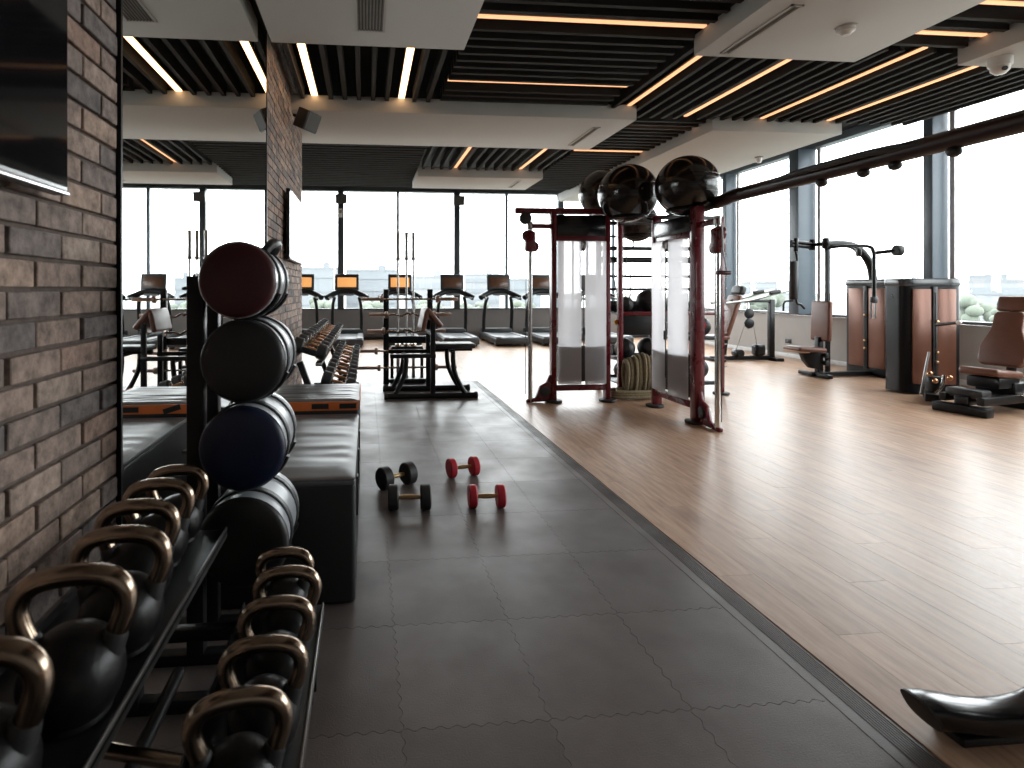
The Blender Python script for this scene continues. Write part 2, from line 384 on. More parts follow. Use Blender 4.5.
B().box((1.6, MY1 + .012, -.004), (6, .02, .008)).go('end_strip', 'black_satin', floor) if False else None
# ---- left wall: mortar core, bricks, mirror, black trims
WT, WEND, MR0, MR1 = .30, 8.1, 2.157, 5.2
wl = B().box((WL - WT / 2 - .012, (WEND - 4) / 2, 2.1), (WT, WEND + 4, 4.2)).go('wall_left', 'mortar', kind='structure'); wl['label'] = 'weathered brown brick wall with a tall mirror'
BP, BL = .0845, .252
def brick_mesh():
    b_ = B(); b_.box((0, 0, 0), (.03, BL - .013, BP - .013), bev=.003, seg=1); return b_.mesh('brick', 'brick_clay')
bms = [brick_mesh() for _ in range(1)]
half = B().box((0, 0, 0), (.03, BL / 2 - .013, BP - .013), bev=.003, seg=1).mesh('brick', 'brick_clay')
indiv, restb = [], []
nc = int(4.2 / BP)
for r in range(nc):
    z = (r + .5) * BP
    for (ya, yb) in ((-.6, MR0 - .012), (MR1 + .012, WEND)):
        y = yb + (BL / 2 if r % 2 else 0)
        while y > ya:
            hi, lo = min(y, yb), max(y - BL, ya); y -= BL
            if hi - lo < .03: continue
            px, py, zc = proj((WL, hi, z))
            (indiv if (ya < 0 and zc > .75 and -60 < px < 130 and -40 < py < 760) else restb).append((lo, hi, z))
for lo, hi, z in indiv:
    o = bpy.data.objects.new('brick', bms[0] if hi - lo > BL * .75 else half); COL.objects.link(o); o.parent = wl
    o.location = Vector((WL - .012 + random.uniform(-.004, .003), (lo + hi) / 2, z)) - wloc(wl)
    o.rotation_euler = (random.uniform(-.008, .008), 0, random.uniform(-.012, .012))
    if hi - lo < BL * .95 and hi - lo > BL * .75 or hi - lo < BL * .45: o.scale = (1, (hi - lo - .013) / ((BL if hi - lo > BL * .75 else BL / 2) - .013), 1)
V, Fc, T = [], [], []
wo = wloc(wl)
def addb(V, Fc, T, x0, x1, lo, hi, z):
    i = len(V); V += [(p - wo.x, q - wo.y, zz - wo.z) for zz in (z - BP / 2 + .006, z + BP / 2 - .006) for p, q in ((x0, lo + .006), (x1, lo + .006), (x1, hi - .006), (x0, hi - .006))]
    for f in ((0, 3, 2, 1), (4, 5, 6, 7), (0, 1, 5, 4), (1, 2, 6, 5), (2, 3, 7, 6), (3, 0, 4, 7)): Fc.append(tuple(i + j for j in f)); T.append(0)
    t = random.random(); T[-6:] = [t] * 6
for lo, hi, z in restb: addb(V, Fc, T, WL - .025, WL + random.uniform(-.002, .004), lo, hi, z)
for r in range(nc):                               # bricks on the wall's end face
    z = (r + .5) * BP
    i = len(V); x0, x1 = WL - WT, WL - .001
    V += [(p - wo.x, q - wo.y, zz - wo.z) for zz in (z - BP / 2 + .006, z + BP / 2 - .006) for p, q in ((x0, WEND - .02), (x1, WEND - .02), (x1, WEND + .012), (x0, WEND + .012))]
    t = random.random()
    for f in ((0, 3, 2, 1), (4, 5, 6, 7), (0, 1, 5, 4), (1, 2, 6, 5), (2, 3, 7, 6), (3, 0, 4, 7)): Fc.append(tuple(i + j for j in f)); T.append(t)
me = bpy.data.meshes.new('brick_courses'); me.from_pydata(V, [], Fc); me.materials.append(MATS['brick_clay'])
at = me.attributes.new('tint', 'FLOAT', 'FACE'); at.data.foreach_set('value', T)
o = bpy.data.objects.new('brick_courses', me); COL.objects.link(o); o.parent = wl; o['kind'] = 'stuff'
mir = thing('wall_mirror', (WL, (MR0 + MR1) / 2, .06), 0, 'tall frameless wall mirror on the brick wall reflecting the windows', 'mirror', w=True)
B().box((WL + .004, (MR0 + MR1) / 2, 1.9), (.012, MR1 - MR0, 3.62)).go('mirror_glass', 'mirror_glass', mir)
for yy in (MR0, MR1): B().box((WL + .005, yy, 1.9), (.018, .014, 3.62)).go('edge_trim', 'black_metal', mir)
B().box((WL + .005, (MR0 + MR1) / 2, 3.715), (.018, MR1 - MR0, .012)).go('edge_trim', 'black_metal', mir)
# ---- other walls
def struct(name, bb, m, label=None):
    o = bb.go(name, m, kind='structure')
    if label: o['label'] = label
    return o
struct('wall_front', B().box((3.8, -4.1, 2.1), (9.6, .2, 4.2)), 'plaster', 'plain plaster wall behind the camera')
struct('wall_alcove', B().box((-5.1, 11.7, 2.1), (.2, 7.4, 4.2)), 'plaster', 'plain side wall left of the treadmills')
struct('wall_alcove_front', B().box((-3.2, 8.0, 2.1), (3.8, .2, 4.2)), 'plaster', 'plain return wall behind the brick wall')
SILL, WTOP = .82, 4.1
struct('wall_right_near', B().box((WX + .12, -2.45, 2.1), (.24, 3.3, 4.2)), 'plaster', 'unseen plaster wall past the right windows, kept solid to dim the foreground')  # out of view, left windowless to dim the foreground
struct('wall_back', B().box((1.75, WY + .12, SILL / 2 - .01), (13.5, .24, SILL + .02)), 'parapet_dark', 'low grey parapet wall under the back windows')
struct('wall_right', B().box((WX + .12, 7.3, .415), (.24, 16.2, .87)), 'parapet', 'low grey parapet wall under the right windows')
struct('baseboard_right', B().box((WX - .008, 5.6, .04), (.016, 19.2, .08), bev=.003), 'white_frame')
struct('baseboard_back', B().box((1.75, WY - .008, .04), (13.3, .016, .08), bev=.003), 'frame_dark')
struct('trim_1', B().box((1.75, WY + .06, SILL + .015), (13.5, .2, .03), bev=.004), 'frame_dark', 'dark sill of the back windows')
struct('trim_2', B().box((WX + .04, 7.25, .885), (.2, 16.0, .045), bev=.004), 'frame_dark', 'dark sill of the right windows')
struct('trim_3', B().box((1.75, WY + .1, 4.12), (13.5, .22, .16)), 'frame_dark', 'dark head rail of the back windows')
struct('trim_4', B().box((WX + .06, 7.25, 4.10), (.2, 16.0, .14), bev=.004), 'column_blue', 'blue grey head rail of the right windows')
# ---- windows
bx = [-5.0, -3.78, -2.23, -.68, .87, 2.5, 3.9, 5.44, 6.99, WX]
for i in range(len(bx) - 1):
    x0, x1 = bx[i], bx[i + 1]
    w = thing('window_%d' % (i + 1), ((x0 + x1) / 2, WY + .08, SILL + .03), 0, 'tall window pane in the back wall looking out on the hazy city', None, None, 'structure', w=True)
    B().box(((x0 + x1) / 2, WY + .08, 2.45), (x1 - x0 - .04, .012, 3.22)).go('pane', 'window_glass', w)
    thick = i % 2 == 1
    ww = .16 if (i + 1) % 2 == 1 and False else (.16 if i in (2, 4, 6, 0, 8) else .07)
    if i < len(bx) - 2: B().box((x1, WY + .03, 2.45), (ww, .2 if ww > .1 else .1, 3.24), bev=.004).go('mullion', 'frame_dark' if i < 5 else 'column_blue', w)
ry = [-.8, .33, 2.73, 5.13, 7.53, 10.0, 12.25, 14.6, WY]
for i in range(len(ry) - 1):
    y0, y1 = ry[i], ry[i + 1]
    w = thing('window_%d' % (i + 20), (WX + .1, (y0 + y1) / 2, .9), 0, 'tall window pane in the right wall looking out on the hazy city', None, None, 'structure', w=True)
    B().box((WX + .1, (y0 + y1) / 2, 2.47), (.012, y1 - y0 - .04, 3.14)).go('pane', 'window_glass', w)
    if i < len(ry) - 2:
        big = i == 4
        B().box((WX - .07 - (.06 if big else 0), y1, 2.46), (.26 if not big else .36, .14 if not big else .24, 3.14), bev=.006).go('mullion', 'column_blue', w)
        B().box((WX + .06, y1 - (.14 if not big else .2), 2.46), (.05, .07, 3.14)).go('glazing_bar', 'white_frame', w)
# ---- ceiling: black slab, white soffits, dark slats
ceil = struct('ceiling', B().box((1.75, 5.65, 4.25), (13.9, 19.8, .1)), 'ceiling_black', 'dark slatted ceiling with white dropped panels')
SZ, SH = 3.56, .19                                # soffit underside and thickness
def soffit(x0, x1, y0, y1):
    return B().box(((x0 + x1) / 2, (y0 + y1) / 2, SZ + SH / 2), (x1 - x0, y1 - y0, SH), bev=.004).go('soffit', 'soffit_white', ceil)
soffit(WL + .07, .9, -4, 5.1)
soffit(-4.9, 3.5, 6.98, 8.55)
soffit(3.08, 4.72, -4, 5.02)
soffit(1.0, 3.5, 10.85, 12.1)
soffit(4.78, 6.72, 7.35, 13.6)
soffit(5.8, 7.6, 1.2, 5.0)
SLZ0, SLH, SLP = 3.70, .15, .172
def slats(axis, x0, x1, y0, y1, skip=()):
    a, b_ = (x0, x1) if axis == 'Y' else (y0, y1)
    n = max(1, round((b_ - a) / SLP)); p = (b_ - a) / n
    L = (y1 - y0) if axis == 'Y' else (x1 - x0)
    d = (.05, L, SLH) if axis == 'Y' else (L, .05, SLH)
    me = B().box((0, 0, 0), d, bev=.003, seg=1).mesh('slat', 'slat_dark')
    for i in range(n):
        c = a + (i + .5) * p
        if any(abs(c - s_) < .075 for s_ in skip): continue
        o = bpy.data.objects.new('slat', me); COL.objects.link(o); o.parent = ceil
        v = (c, (y0 + y1) / 2, SLZ0 + SLH / 2) if axis == 'Y' else ((x0 + x1) / 2, c, SLZ0 + SLH / 2)
        o.location = Vector(v) - wloc(ceil)
def strip(name, axis, c, a0, a1, label, led='led_soft'):
    t = thing('linear_light', (c, (a0 + a1) / 2, SLZ0 + .03) if axis == 'Y' else ((a0 + a1) / 2, c, SLZ0 + .03), 0, label, 'ceiling light', 'linear ceiling lights', w=True)
    L = a1 - a0; m = (a0 + a1) / 2
    def bx_(off, z, w, h, nm, mm):
        B().box((c + off, m, z) if axis == 'Y' else (m, c + off, z), (w, L, h) if axis == 'Y' else (L, w, h)).go(nm, mm, t)
    bx_(0, SLZ0 + .045, .075 if led == 'led_warm' else .05, .012, 'diffuser', led)
    bx_(0, SLZ0 + .075, .085, .045, 'housing', 'black_satin')
    B().cyl((c, m, SLZ0 + .09) if axis == 'Y' else (m, c, SLZ0 + .09), (c, m, 4.2) if axis == 'Y' else (m, c, 4.2), .004, n=6).go('hanger', 'steel', t)
    return t
# near the mirror: slats along the room
slats('Y', WL + .05, .86, 5.1, 6.98, (-.63, .44))
strip('', 'Y', -.63, 5.12, 6.97, 'bright linear ceiling light closest to the brick wall', 'led_warm')
strip('', 'Y', .44, 5.12, 6.97, 'bright linear ceiling light running lengthwise left of the crosswise slats', 'led_warm')
# centre: slats across
YB = [dp(580, 26, 4.98).y, dp(530, 86, 6.47).y, 7.75, 9.3]
slats('X', .92, 3.06, -4, 6.96, (YB[0], YB[1], 1.9, 3.36))
strip('', 'X', 3.36, .93, 3.07, 'crosswise linear ceiling light over the camera side, nearer the windows')
strip('', 'X', 1.9, .93, 3.07, 'crosswise linear ceiling light right above the camera')
strip('', 'X', YB[0], .93, 3.07, 'crosswise linear ceiling light at top centre ending at a white panel')
strip('', 'X', YB[1], .93, 3.06, 'crosswise linear ceiling light just in front of the middle white panel')
# right of centre: slats along the room
slats('Y', 3.1, 7.75, 5.04, 7.34, (3.4, 4.38, 5.5, 6.5))
for c, nm in ((3.4, 'first from left of four parallel linear lights above the right hand floor'), (4.38, 'second from left of four parallel linear lights above the right hand floor'), (5.5, 'third from left of four parallel linear lights above the right hand floor'), (6.5, 'rightmost of four parallel linear lights above the right hand floor')):
    strip('', 'Y', c, 5.04, 7.34, nm)
slats('X', 4.75, 5.79, -4, 5.0, (4.75, 4.2))
strip('', 'X', 4.75, 4.76, 5.79, 'short crosswise linear light at upper right ending at a white panel')
strip('', 'X', 4.2, 4.76, 5.79, 'short crosswise linear light cut by the top right picture edge')
slats('X', 3.52, 4.76, 7.4, 12.8, (YB[2], YB[3]))
strip('', 'X', YB[2], 3.55, 4.76, 'crosswise linear light ending at the far right white panel, nearer one')
strip('', 'X', YB[3], 3.55, 4.76, 'crosswise linear light ending at the far right white panel, farther one')
slats('Y', 1.02, 3.5, 8.57, 10.84, (1.74, 3.04))
strip('', 'Y', 1.74, 8.57, 10.84, 'left of two far linear lights leading to the small white panel')
strip('', 'Y', 3.04, 8.57, 10.84, 'right of two far linear lights leading to the small white panel')
slats('X', -4.9, 1.0, 8.57, 12.8)
slats('X', 1.0, 3.5, 12.15, 12.8)
slats('Y', 7.62, 7.8, -4, 5.0)
# ---- outside: town below a white sky, its haze put into the colours
gr = B().box((0, 0, -14.5), (5000, 5000, 1)).go('ground', 'ground_far', kind='structure'); gr['label'] = 'pale open ground outside far below the windows'
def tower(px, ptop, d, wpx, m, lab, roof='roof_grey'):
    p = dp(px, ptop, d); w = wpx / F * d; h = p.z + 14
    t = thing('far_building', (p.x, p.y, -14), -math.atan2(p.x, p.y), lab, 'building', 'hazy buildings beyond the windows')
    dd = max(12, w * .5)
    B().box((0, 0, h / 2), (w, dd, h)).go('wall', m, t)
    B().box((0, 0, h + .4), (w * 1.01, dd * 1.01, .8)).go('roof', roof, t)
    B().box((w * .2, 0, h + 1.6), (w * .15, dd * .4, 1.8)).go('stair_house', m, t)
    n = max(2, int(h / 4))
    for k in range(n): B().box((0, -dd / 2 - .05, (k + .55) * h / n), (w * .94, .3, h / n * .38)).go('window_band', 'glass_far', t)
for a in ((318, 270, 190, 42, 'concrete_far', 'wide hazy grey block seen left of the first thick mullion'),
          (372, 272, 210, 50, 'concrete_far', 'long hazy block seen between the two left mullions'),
          (428, 279, 170, 46, 'concrete_pale_hazed', 'pale low block seen behind the upright barbells'),
          (482, 276, 230, 34, 'concrete_pale_hazed', 'pale block seen right of the second thick mullion'),
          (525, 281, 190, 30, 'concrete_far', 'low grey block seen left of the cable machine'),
          (768, 284, 180, 46, 'concrete_pale_hazed', 'low pale block seen beside the press machine'),
          (905, 281, 210, 40, 'concrete_pale_hazed', 'low pale block seen between the two right columns'),
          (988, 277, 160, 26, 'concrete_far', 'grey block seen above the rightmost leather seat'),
          (1012, 283, 130, 60, 'concrete_pale_hazed', 'long white block at the right picture edge')):
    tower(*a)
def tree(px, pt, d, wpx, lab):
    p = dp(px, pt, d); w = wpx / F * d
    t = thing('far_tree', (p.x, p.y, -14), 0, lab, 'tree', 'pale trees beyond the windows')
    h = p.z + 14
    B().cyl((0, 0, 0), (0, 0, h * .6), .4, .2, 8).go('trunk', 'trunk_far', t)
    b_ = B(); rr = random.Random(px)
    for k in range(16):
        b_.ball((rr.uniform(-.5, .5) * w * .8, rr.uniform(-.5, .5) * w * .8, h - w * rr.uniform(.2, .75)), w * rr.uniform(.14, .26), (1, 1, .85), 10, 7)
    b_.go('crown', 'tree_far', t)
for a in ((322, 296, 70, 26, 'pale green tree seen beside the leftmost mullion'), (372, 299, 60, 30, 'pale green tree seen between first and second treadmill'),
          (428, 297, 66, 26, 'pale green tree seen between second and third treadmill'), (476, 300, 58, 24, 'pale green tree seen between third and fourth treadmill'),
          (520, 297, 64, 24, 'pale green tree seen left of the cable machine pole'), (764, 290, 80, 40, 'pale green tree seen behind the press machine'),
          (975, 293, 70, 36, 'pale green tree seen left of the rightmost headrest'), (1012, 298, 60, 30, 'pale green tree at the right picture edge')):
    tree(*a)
# ================================================================ left side
def kettlebell(s, X, Y, z, rz, lab, grp):
    t = thing('kettlebell', (X, Y, z), rz, lab, 'kettlebell', grp)
    R = .088 * s
    prof = [(0, 0), (R * .62, 0), (R * .74, .006)]
    for k in range(1, 15):
        a = -math.pi * .30 + k * (math.pi * .78 / 14); prof.append((R * math.cos(a), R * .86 + R * math.sin(a)))
    prof.append((0, R * .86 + R * 1.0))
    B().lathe(prof, 28).go('body', 'kettle_black', t)
    w, h = .093 * s, .275 * s; r = .0195 * s; zb = R * 1.42
    pts = spline([(-w * .70, 0, zb), (-w * .92, 0, h * .64), (-w * .97, 0, h * .74), (-w * .90, 0, h * .825), (-w * .70, 0, h * .89), (-w * .36, 0, h * .922), (0, 0, h - r), (w * .36, 0, h * .922), (w * .70, 0, h * .89), (w * .90, 0, h * .825), (w * .97, 0, h * .74), (w * .92, 0, h * .64), (w * .70, 0, zb)], 5)
    B().tube(pts, r, 14).go('handle', 'bronze_chrome', t)
    for sg in (-1, 1): B().tube([(sg * w * .66, 0, zb - .012), (sg * w * .76, 0, zb + .014), (sg * w * .80, 0, zb + .024)], [r * 1.35, r * 1.22, r * 1.05], 14).go('collar', 'black_satin', t)
    return t
KZ, KL = .55, .28
def yz(zc, X): return (zc - X * SN) / CS
for i, (zc, X, s, rz) in enumerate(((.83, -.585, 1.03, .1), (1.055, -.55, 1.03, .12), (1.255, -.545, .99, .05), (1.445, -.585, .95, .1), (1.63, -.60, .92, .06), (1.79, -.60, .88, .1))):
    lab = 'bronze handled black kettlebell cut by the left picture edge' if i == 0 else 'bronze handled black kettlebell on the upper rack shelf, %s one from the picture edge' % ORD[i]
    kettlebell(s, X, yz(zc, X), KZ, rz, lab, 'kettlebells on the upper shelf')
for i, (zc, X, s, rz) in enumerate(((1.125, -.255, .98, .14), (1.31, -.238, .95, .05), (1.49, -.236, .93, .08), (1.66, -.232, .92, .05), (1.815, -.262, .86, .0))):
    kettlebell(s, X, yz(zc, X), KL, rz, 'bronze handled black kettlebell on the lower rack shelf, %s to the camera' % ORD[i], 'kettlebells on the lower shelf')
kr = thing('kettlebell_rack', (-.47, 1.15, 0), 0, 'black two tier steel kettlebell rack standing along the brick wall', 'rack', w=True)
Y0, Y1 = .30, 1.925
def tray(x0, x1, z, nm):
    t = B().box(((x0 + x1) / 2, (Y0 + Y1) / 2, z - .006), (x1 - x0, Y1 - Y0, .012), bev=.002).go(nm, 'black_metal', kr)
    B().box((x1 - .003, (Y0 + Y1) / 2, z - .008), (.006, Y1 - Y0, .036), bev=.002).go('front_lip', 'steel', t)
    B().box((x0 + .003, (Y0 + Y1) / 2, z + .006), (.006, Y1 - Y0, .036), bev=.002).go('back_lip', 'black_satin', t)
tray(-.76, -.462, KZ, 'upper_tray'); tray(-.41, -.142, KL, 'lower_tray')
for yy in (Y0 + .05, Y1 - .06):
    B().bar((-.74, yy, .02), (-.74, yy, KZ - .012), .05).go('upright', 'black_metal', kr)
    B().bar((-.80, yy, .022), (-.17, yy, .022), .044).go('foot', 'black_metal', kr)
    B().bar((-.74, yy, KZ - .035), (-.48, yy, KZ - .035), .04).go('shelf_arm', 'black_metal', kr)
    B().bar((-.72, yy, KL - .035), (-.16, yy, KL - .035), .04).go('shelf_arm', 'black_metal', kr)
    B().bar((-.18, yy, .04), (-.18, yy, KL - .05), .04).go('upright', 'black_metal', kr)
B().cyl((-.60, Y0 + .05, .12), (-.60, Y1 - .06, .12), .02).go('brace', 'black_metal', kr)
B().cyl((-.72, 1.33, .34), (-.36, 1.33, .25), .016).go('cross_brace', 'bronze_chrome', kr)
# sand bags in a vertical rack
BX = -.47
bags = ((1.385, .132, 'bag_red', 'dark red'), (1.10, .144, 'bag_grey', 'charcoal grey'), (.793, .147, 'bag_blue', 'navy blue'), (.462, .156, 'bag_black', 'black'))
for k, (z, r, m, c) in enumerate(bags):
    bx0 = BX + (.022, .04, .038, .04)[k]; t = thing('sand_bag', (bx0, 2.0, z), 0, 'round sand bag with %s end cap on the vertical rack' % c, 'sand bag', 'sand bags on the vertical rack')
    Lb = .38; RX = Matrix.Rotation(-math.pi / 2, 4, 'X')
    B().lathe([(r - .004, .012), (r - .001, .03), (r - .004, .12), (r - .003, .22), (r - .001, Lb - .03), (r - .012, Lb - .008), (0, Lb)], 36, RX).go('body', 'vinyl_silver', t)
    B().lathe([(0, -.006), (r * .5, -.004), (r * .88, .0), (r * .97, .006), (r + .001, .016), (r + .001, .026), (r - .006, .03)], 36, RX).go('end_cap', m, t)
    B().tube([(r * math.cos(a) * .995, .02, r * math.sin(a) * .995) for a in [2 * math.pi * j / 36 for j in range(36)]], .005, 6, closed=True).go('piping', 'black_satin' if k else 'silver_trim', t)
    for yy in (.115, .285):
        st = B().lathe([(r + .002, yy - .017), (r + .005, yy - .014), (r + .005, yy + .014), (r + .002, yy + .017)], 36, RX).go('strap', 'black_satin', t)
    a0 = math.radians(62 if k else 55)
    hx, hz = math.cos(a0) * r, math.sin(a0) * r
    hp = spline([(hx, .115, hz), (hx + .022, .14, hz + .03), (hx + .028, .20, hz + .036), (hx + .022, .26, hz + .03), (hx, .285, hz)], 5)
    if k in (0,): B().tube(hp, .018, 10).go('grip', 'black_satin', t)
br = thing('bag_rack', (-.70, 2.2, 0), 0, 'black vertical rack holding four round sand bags', 'rack', w=True)
for yy in (2.10, 2.30):
    B().bar((-.612, yy, .03), (-.612, yy, 1.40), .06, .05).go('upright', 'black_metal', br)
    B().bar((-.80, yy, .02), (-.34, yy, .02), .05, .04).go('foot', 'black_metal', br)
    for k, (z, r, m, c) in enumerate(bags):
        rr = r + .0085; bx0 = BX + (.022, .04, .038, .04)[k]
        pts = [(-.66, yy, z - .03)] + [(bx0 + rr * math.cos(a), yy, z + rr * math.sin(a)) for a in [math.radians(190 + q * 10) for q in range(16)]]
        B().tube(pts, .0065, 8, flat=2.5).go('cradle_arm', 'black_metal', br)
B().bar((-.612, 2.10, .75), (-.612, 2.30, .75), .04).go('cross_bar', 'black_metal', br)
B().bar((-.612, 2.10, 1.36), (-.612, 2.30, 1.36), .04).go('cross_bar', 'black_metal', br)
# soft plyo boxes
def softbox(x0, x1, y0, y1, z1, name, lab, seed, topm, sidem):
    t = thing(name, ((x0 + x1) / 2, (y0 + y1) / 2, 0), 0, lab, 'plyo box', w=True)
    B().box(((x0 + x1) / 2, (y0 + y1) / 2, (z1 - .03) / 2), (x1 - x0, y1 - y0, z1 - .03), bev=.02, seg=3).go('body', sidem, t)
    b = B(); tb = bmesh.new(); bmesh.ops.create_grid(tb, x_segments=26, y_segments=90, size=.5)
    rr = random.Random(seed); ph = [(rr.uniform(-6, 6), rr.uniform(25, 70), rr.uniform(0, 6), rr.uniform(.0004, .0012)) for _ in range(7)]
    for v in tb.verts:
        u, w = v.co.x, v.co.y; e = min(1, (.5 - max(abs(u), abs(w))) * 9)
        dz = sum(a * math.sin(p * u + q * w + s_) for p, q, s_, a in ph)
        v.co = Vector(((x0 + x1) / 2 + u * (x1 - x0 - .006), (y0 + y1) / 2 + w * (y1 - y0 - .006), z1 - .014 + .016 * math.sqrt(max(0, e)) + dz * e))
    b._take(tb); b.box(((x0 + x1) / 2, (y0 + y1) / 2, z1 - .028), (x1 - x0 - .004, y1 - y0 - .004, .028), bev=.008)
    top = b.go('top_cushion', topm, t, 60)
    return t
pb = softbox(-.665, -.045, 2.42, 3.70, .55, 'soft_plyo_box', 'long black soft plyo box, creased top coloured grey for its sheen', 3, 'vinyl_box_sheen', 'vinyl_box_black')
for yy in (2.62, 3.05, 3.45): B().box((-.041, yy, .40), (.012, .05, .18), bev=.004).go('closure_strap', 'black_satin', pb)
pb2 = softbox(-.665, -.045, 3.73, 4.42, .625, 'plyo_box', 'plyo box with orange printed band behind the long black box', 9, 'vinyl_box_sheen', 'vinyl_box_black')
B().box((-.355, 3.728, .585), (.60, .008, .058)).go('orange_band', 'orange_print', pb2)
for k, x in enumerate((-.56, -.30, -.12)): B().box((x, 3.723, .585), (.11, .006, .034), (0, .3 if k == 0 else 0, 0)).go('printed_mark', 'vinyl_box_black', pb2)
B().box((-.043, 4.07, .585), (.008, .64, .058)).go('orange_band', 'orange_print', pb2)
# dumbbells
def dumbbell(name, L, R, Tn, headm, handm, cap=None):
    t = thing(name)
    for sg in (-1, 1):
        c = sg * (L / 2 - Tn / 2)
        h = B().lathe([(R * .5, -Tn / 2), (R * .9, -Tn / 2), (R, -Tn / 2 + .008), (R * 1.0, Tn / 2 - .008), (R * .9, Tn / 2), (R * .5, Tn / 2)], 28, Matrix.Translation((c, 0, 0)) @ Matrix.Rotation(math.pi / 2, 4, 'Y')).go('weight_head', headm, t)
        if cap:
            B().cyl((c - sg * (Tn / 2 - .002), 0, 0), (c - sg * (Tn / 2 + .008), 0, 0), R * .62, n=20, bev=.002).go('flange', cap, h)
            B().cyl((c + sg * (Tn / 2 - .002), 0, 0), (c + sg * (Tn / 2 + .005), 0, 0), R * .8, n=20, bev=.002).go('end_plate', cap, h)
    g = L / 2 - Tn
    B().lathe([(.0125, -g - .004), (.0125, -g * .8), (.0145, -g * .4), (.0155, 0), (.0145, g * .4), (.0125, g * .8), (.0125, g + .004)], 14, Matrix.Rotation(math.pi / 2, 4, 'Y')).go('handle', handm, t)
    return t
DR0, DR1, ND = 4.80, 7.95, 11
proto = dumbbell('rack_dumbbell', .285, .068, .078, 'rubber', 'copper', 'chrome')
first = True
for tier, (X, Z) in enumerate(((-.475, .85), (-.235, .555))):
    for i in range(ND):
        o = proto if first else copy_tree(proto); first = False
        o.location = (X, DR0 + .06 + i * (DR1 - DR0 - .12) / (ND - 1), Z); o.rotation_euler = (0, .30, 0)
        o.scale = (1, 1, 1)
        tag(o, 'black copper handled dumbbell on the %s rack tier, %s from the near end' % (('upper', 'lower')[tier], ORD[i] if i else 'first'), 'dumbbell', 'dumbbells on the two tier rack')
dr = thing('dumbbell_rack', (-.40, 6.3, 0), 0, 'black two tier dumbbell rack by the end of the brick wall', 'rack', w=True)
for X, Z in ((-.475, .85), (-.235, .555)):
    for off in (-.112, .112):
        p = Vector((X + off * math.cos(.3) - .068 * math.sin(.3) - .02 * .3, 0, Z - off * math.sin(.3) - .068 * math.cos(.3) - .022))
        B().bar(p + Vector((0, DR0 - .08, 0)), p + Vector((0, DR1 + .08, 0)), .05, .03).go('rail', 'chrome' if off > 0 else 'black_metal', dr)
for yy in (DR0 + .02, (DR0 + DR1) / 2, DR1 - .02):
    B().bar((-.30, yy, .03), (-.56, yy, .74), .06, .05).go('upright', 'black_metal', dr)
    B().bar((-.72, yy, .03), (-.10, yy, .03), .06, .05).go('foot', 'black_metal', dr)
    B().bar((-.36, yy, .79), (-.65, yy, .88), .04, .05).go('tier_bracket', 'black_metal', dr)
    B().bar((-.42, yy, .53), (-.14, yy, .44), .04, .05).go('tier_bracket', 'black_metal', dr)
    B().bar((-.40, yy, .24), (-.17, yy, .44), .04, .05).go('brace', 'black_metal', dr)
# four dumbbells on the mat
def floor_db(pl, pr, L, R, Tn, headm, lab):
    a, b = fl(*pl), fl(*pr); c = (a + b) / 2; d = dumbbell('dumbbell', L, R, Tn, headm, 'gold_handle')
    d.location = (c.x, c.y, R); d.rotation_euler = (0, 0, math.atan2(b.y - a.y, b.x - a.x)); tag(d, lab, 'dumbbell', 'loose dumbbells on the mat')
floor_db((384, 489.5), (409, 483.5), .262, .075, .07, 'rubber', 'black dumbbell with gold handle on the mat, turned at an angle')
floor_db((393, 509.5), (426, 509), .262, .076, .064, 'rubber', 'black dumbbell with gold handle on the mat, closest to the camera')
floor_db((451, 477.5), (474.5, 475), .225, .068, .05, 'red_rubber', 'red dumbbell with gold handle on the mat, farther one')
floor_db((472, 507.5), (501, 507), .225, .07, .05, 'red_rubber', 'red dumbbell with gold handle on the mat, nearer one')
# televisions, speaker
def tv(y0, y1, z0, z1, lab, out=.075, trim='silver_trim'):
    t = thing('television', (WL, (y0 + y1) / 2, z0), 0, lab, 'television', w=True)
    ym, zm = (y0 + y1) / 2, (z0 + z1) / 2
    B().box((WL + out - .02, ym, zm), (.04, y1 - y0, z1 - z0), bev=.005).go('casing', 'bezel', t)
    B().box((WL + out + .001, ym, zm + .008), (.003, y1 - y0 - .016, z1 - z0 - .03)).go('screen', 'screen_glass', t)
    B().box((WL + out + .002, ym, z0 + .006), (.006, y1 - y0, .012), bev=.002).go('bottom_trim', trim, t)
    B().box((WL + (out - .04) / 2, ym, zm), (out - .04, .3, .25)).go('wall_mount', 'black_metal', t)
tv(.35, 1.66, 1.615, 2.36, 'large wall television cut by the upper left picture edge')
tv(6.25, 7.55, 1.69, 2.47, 'slim wall television near the far end of the brick wall', trim='bezel')
def speaker(M, lab, loc, s=1.):
    t = thing('wall_speaker', loc, 0, lab, 'speaker', 'black wall speakers')
    b = B().prism([(-.10 * s, -.05 * s), (.10 * s, -.05 * s), (.13 * s, .10 * s), (.13 * s, .13 * s), (-.13 * s, .13 * s), (-.13 * s, .10 * s)], .22 * s, M @ Matrix.Translation((0, 0, -.11 * s)), bev=.012 * s)
    b.go('cabinet', 'black_satin', t)
    B().prism([(-.115 * s, .131 * s), (.115 * s, .131 * s), (.115 * s, .137 * s), (-.115 * s, .137 * s)], .19 * s, M @ Matrix.Translation((0, 0, -.095 * s))).go('grille', 'vent_dark', t)
    B().cyl(M @ Vector((0, -.05 * s, 0)), M @ Vector((0, -.16 * s, .0)), .018 * s).go('bracket', 'black_metal', t)
    return t
speaker(Euler((math.radians(-25), 0, math.radians(-120))).to_matrix().to_4x4(), 'black tilted speaker bracketed high on the brick wall', (-.71, 6.55, 3.32), 1.0)
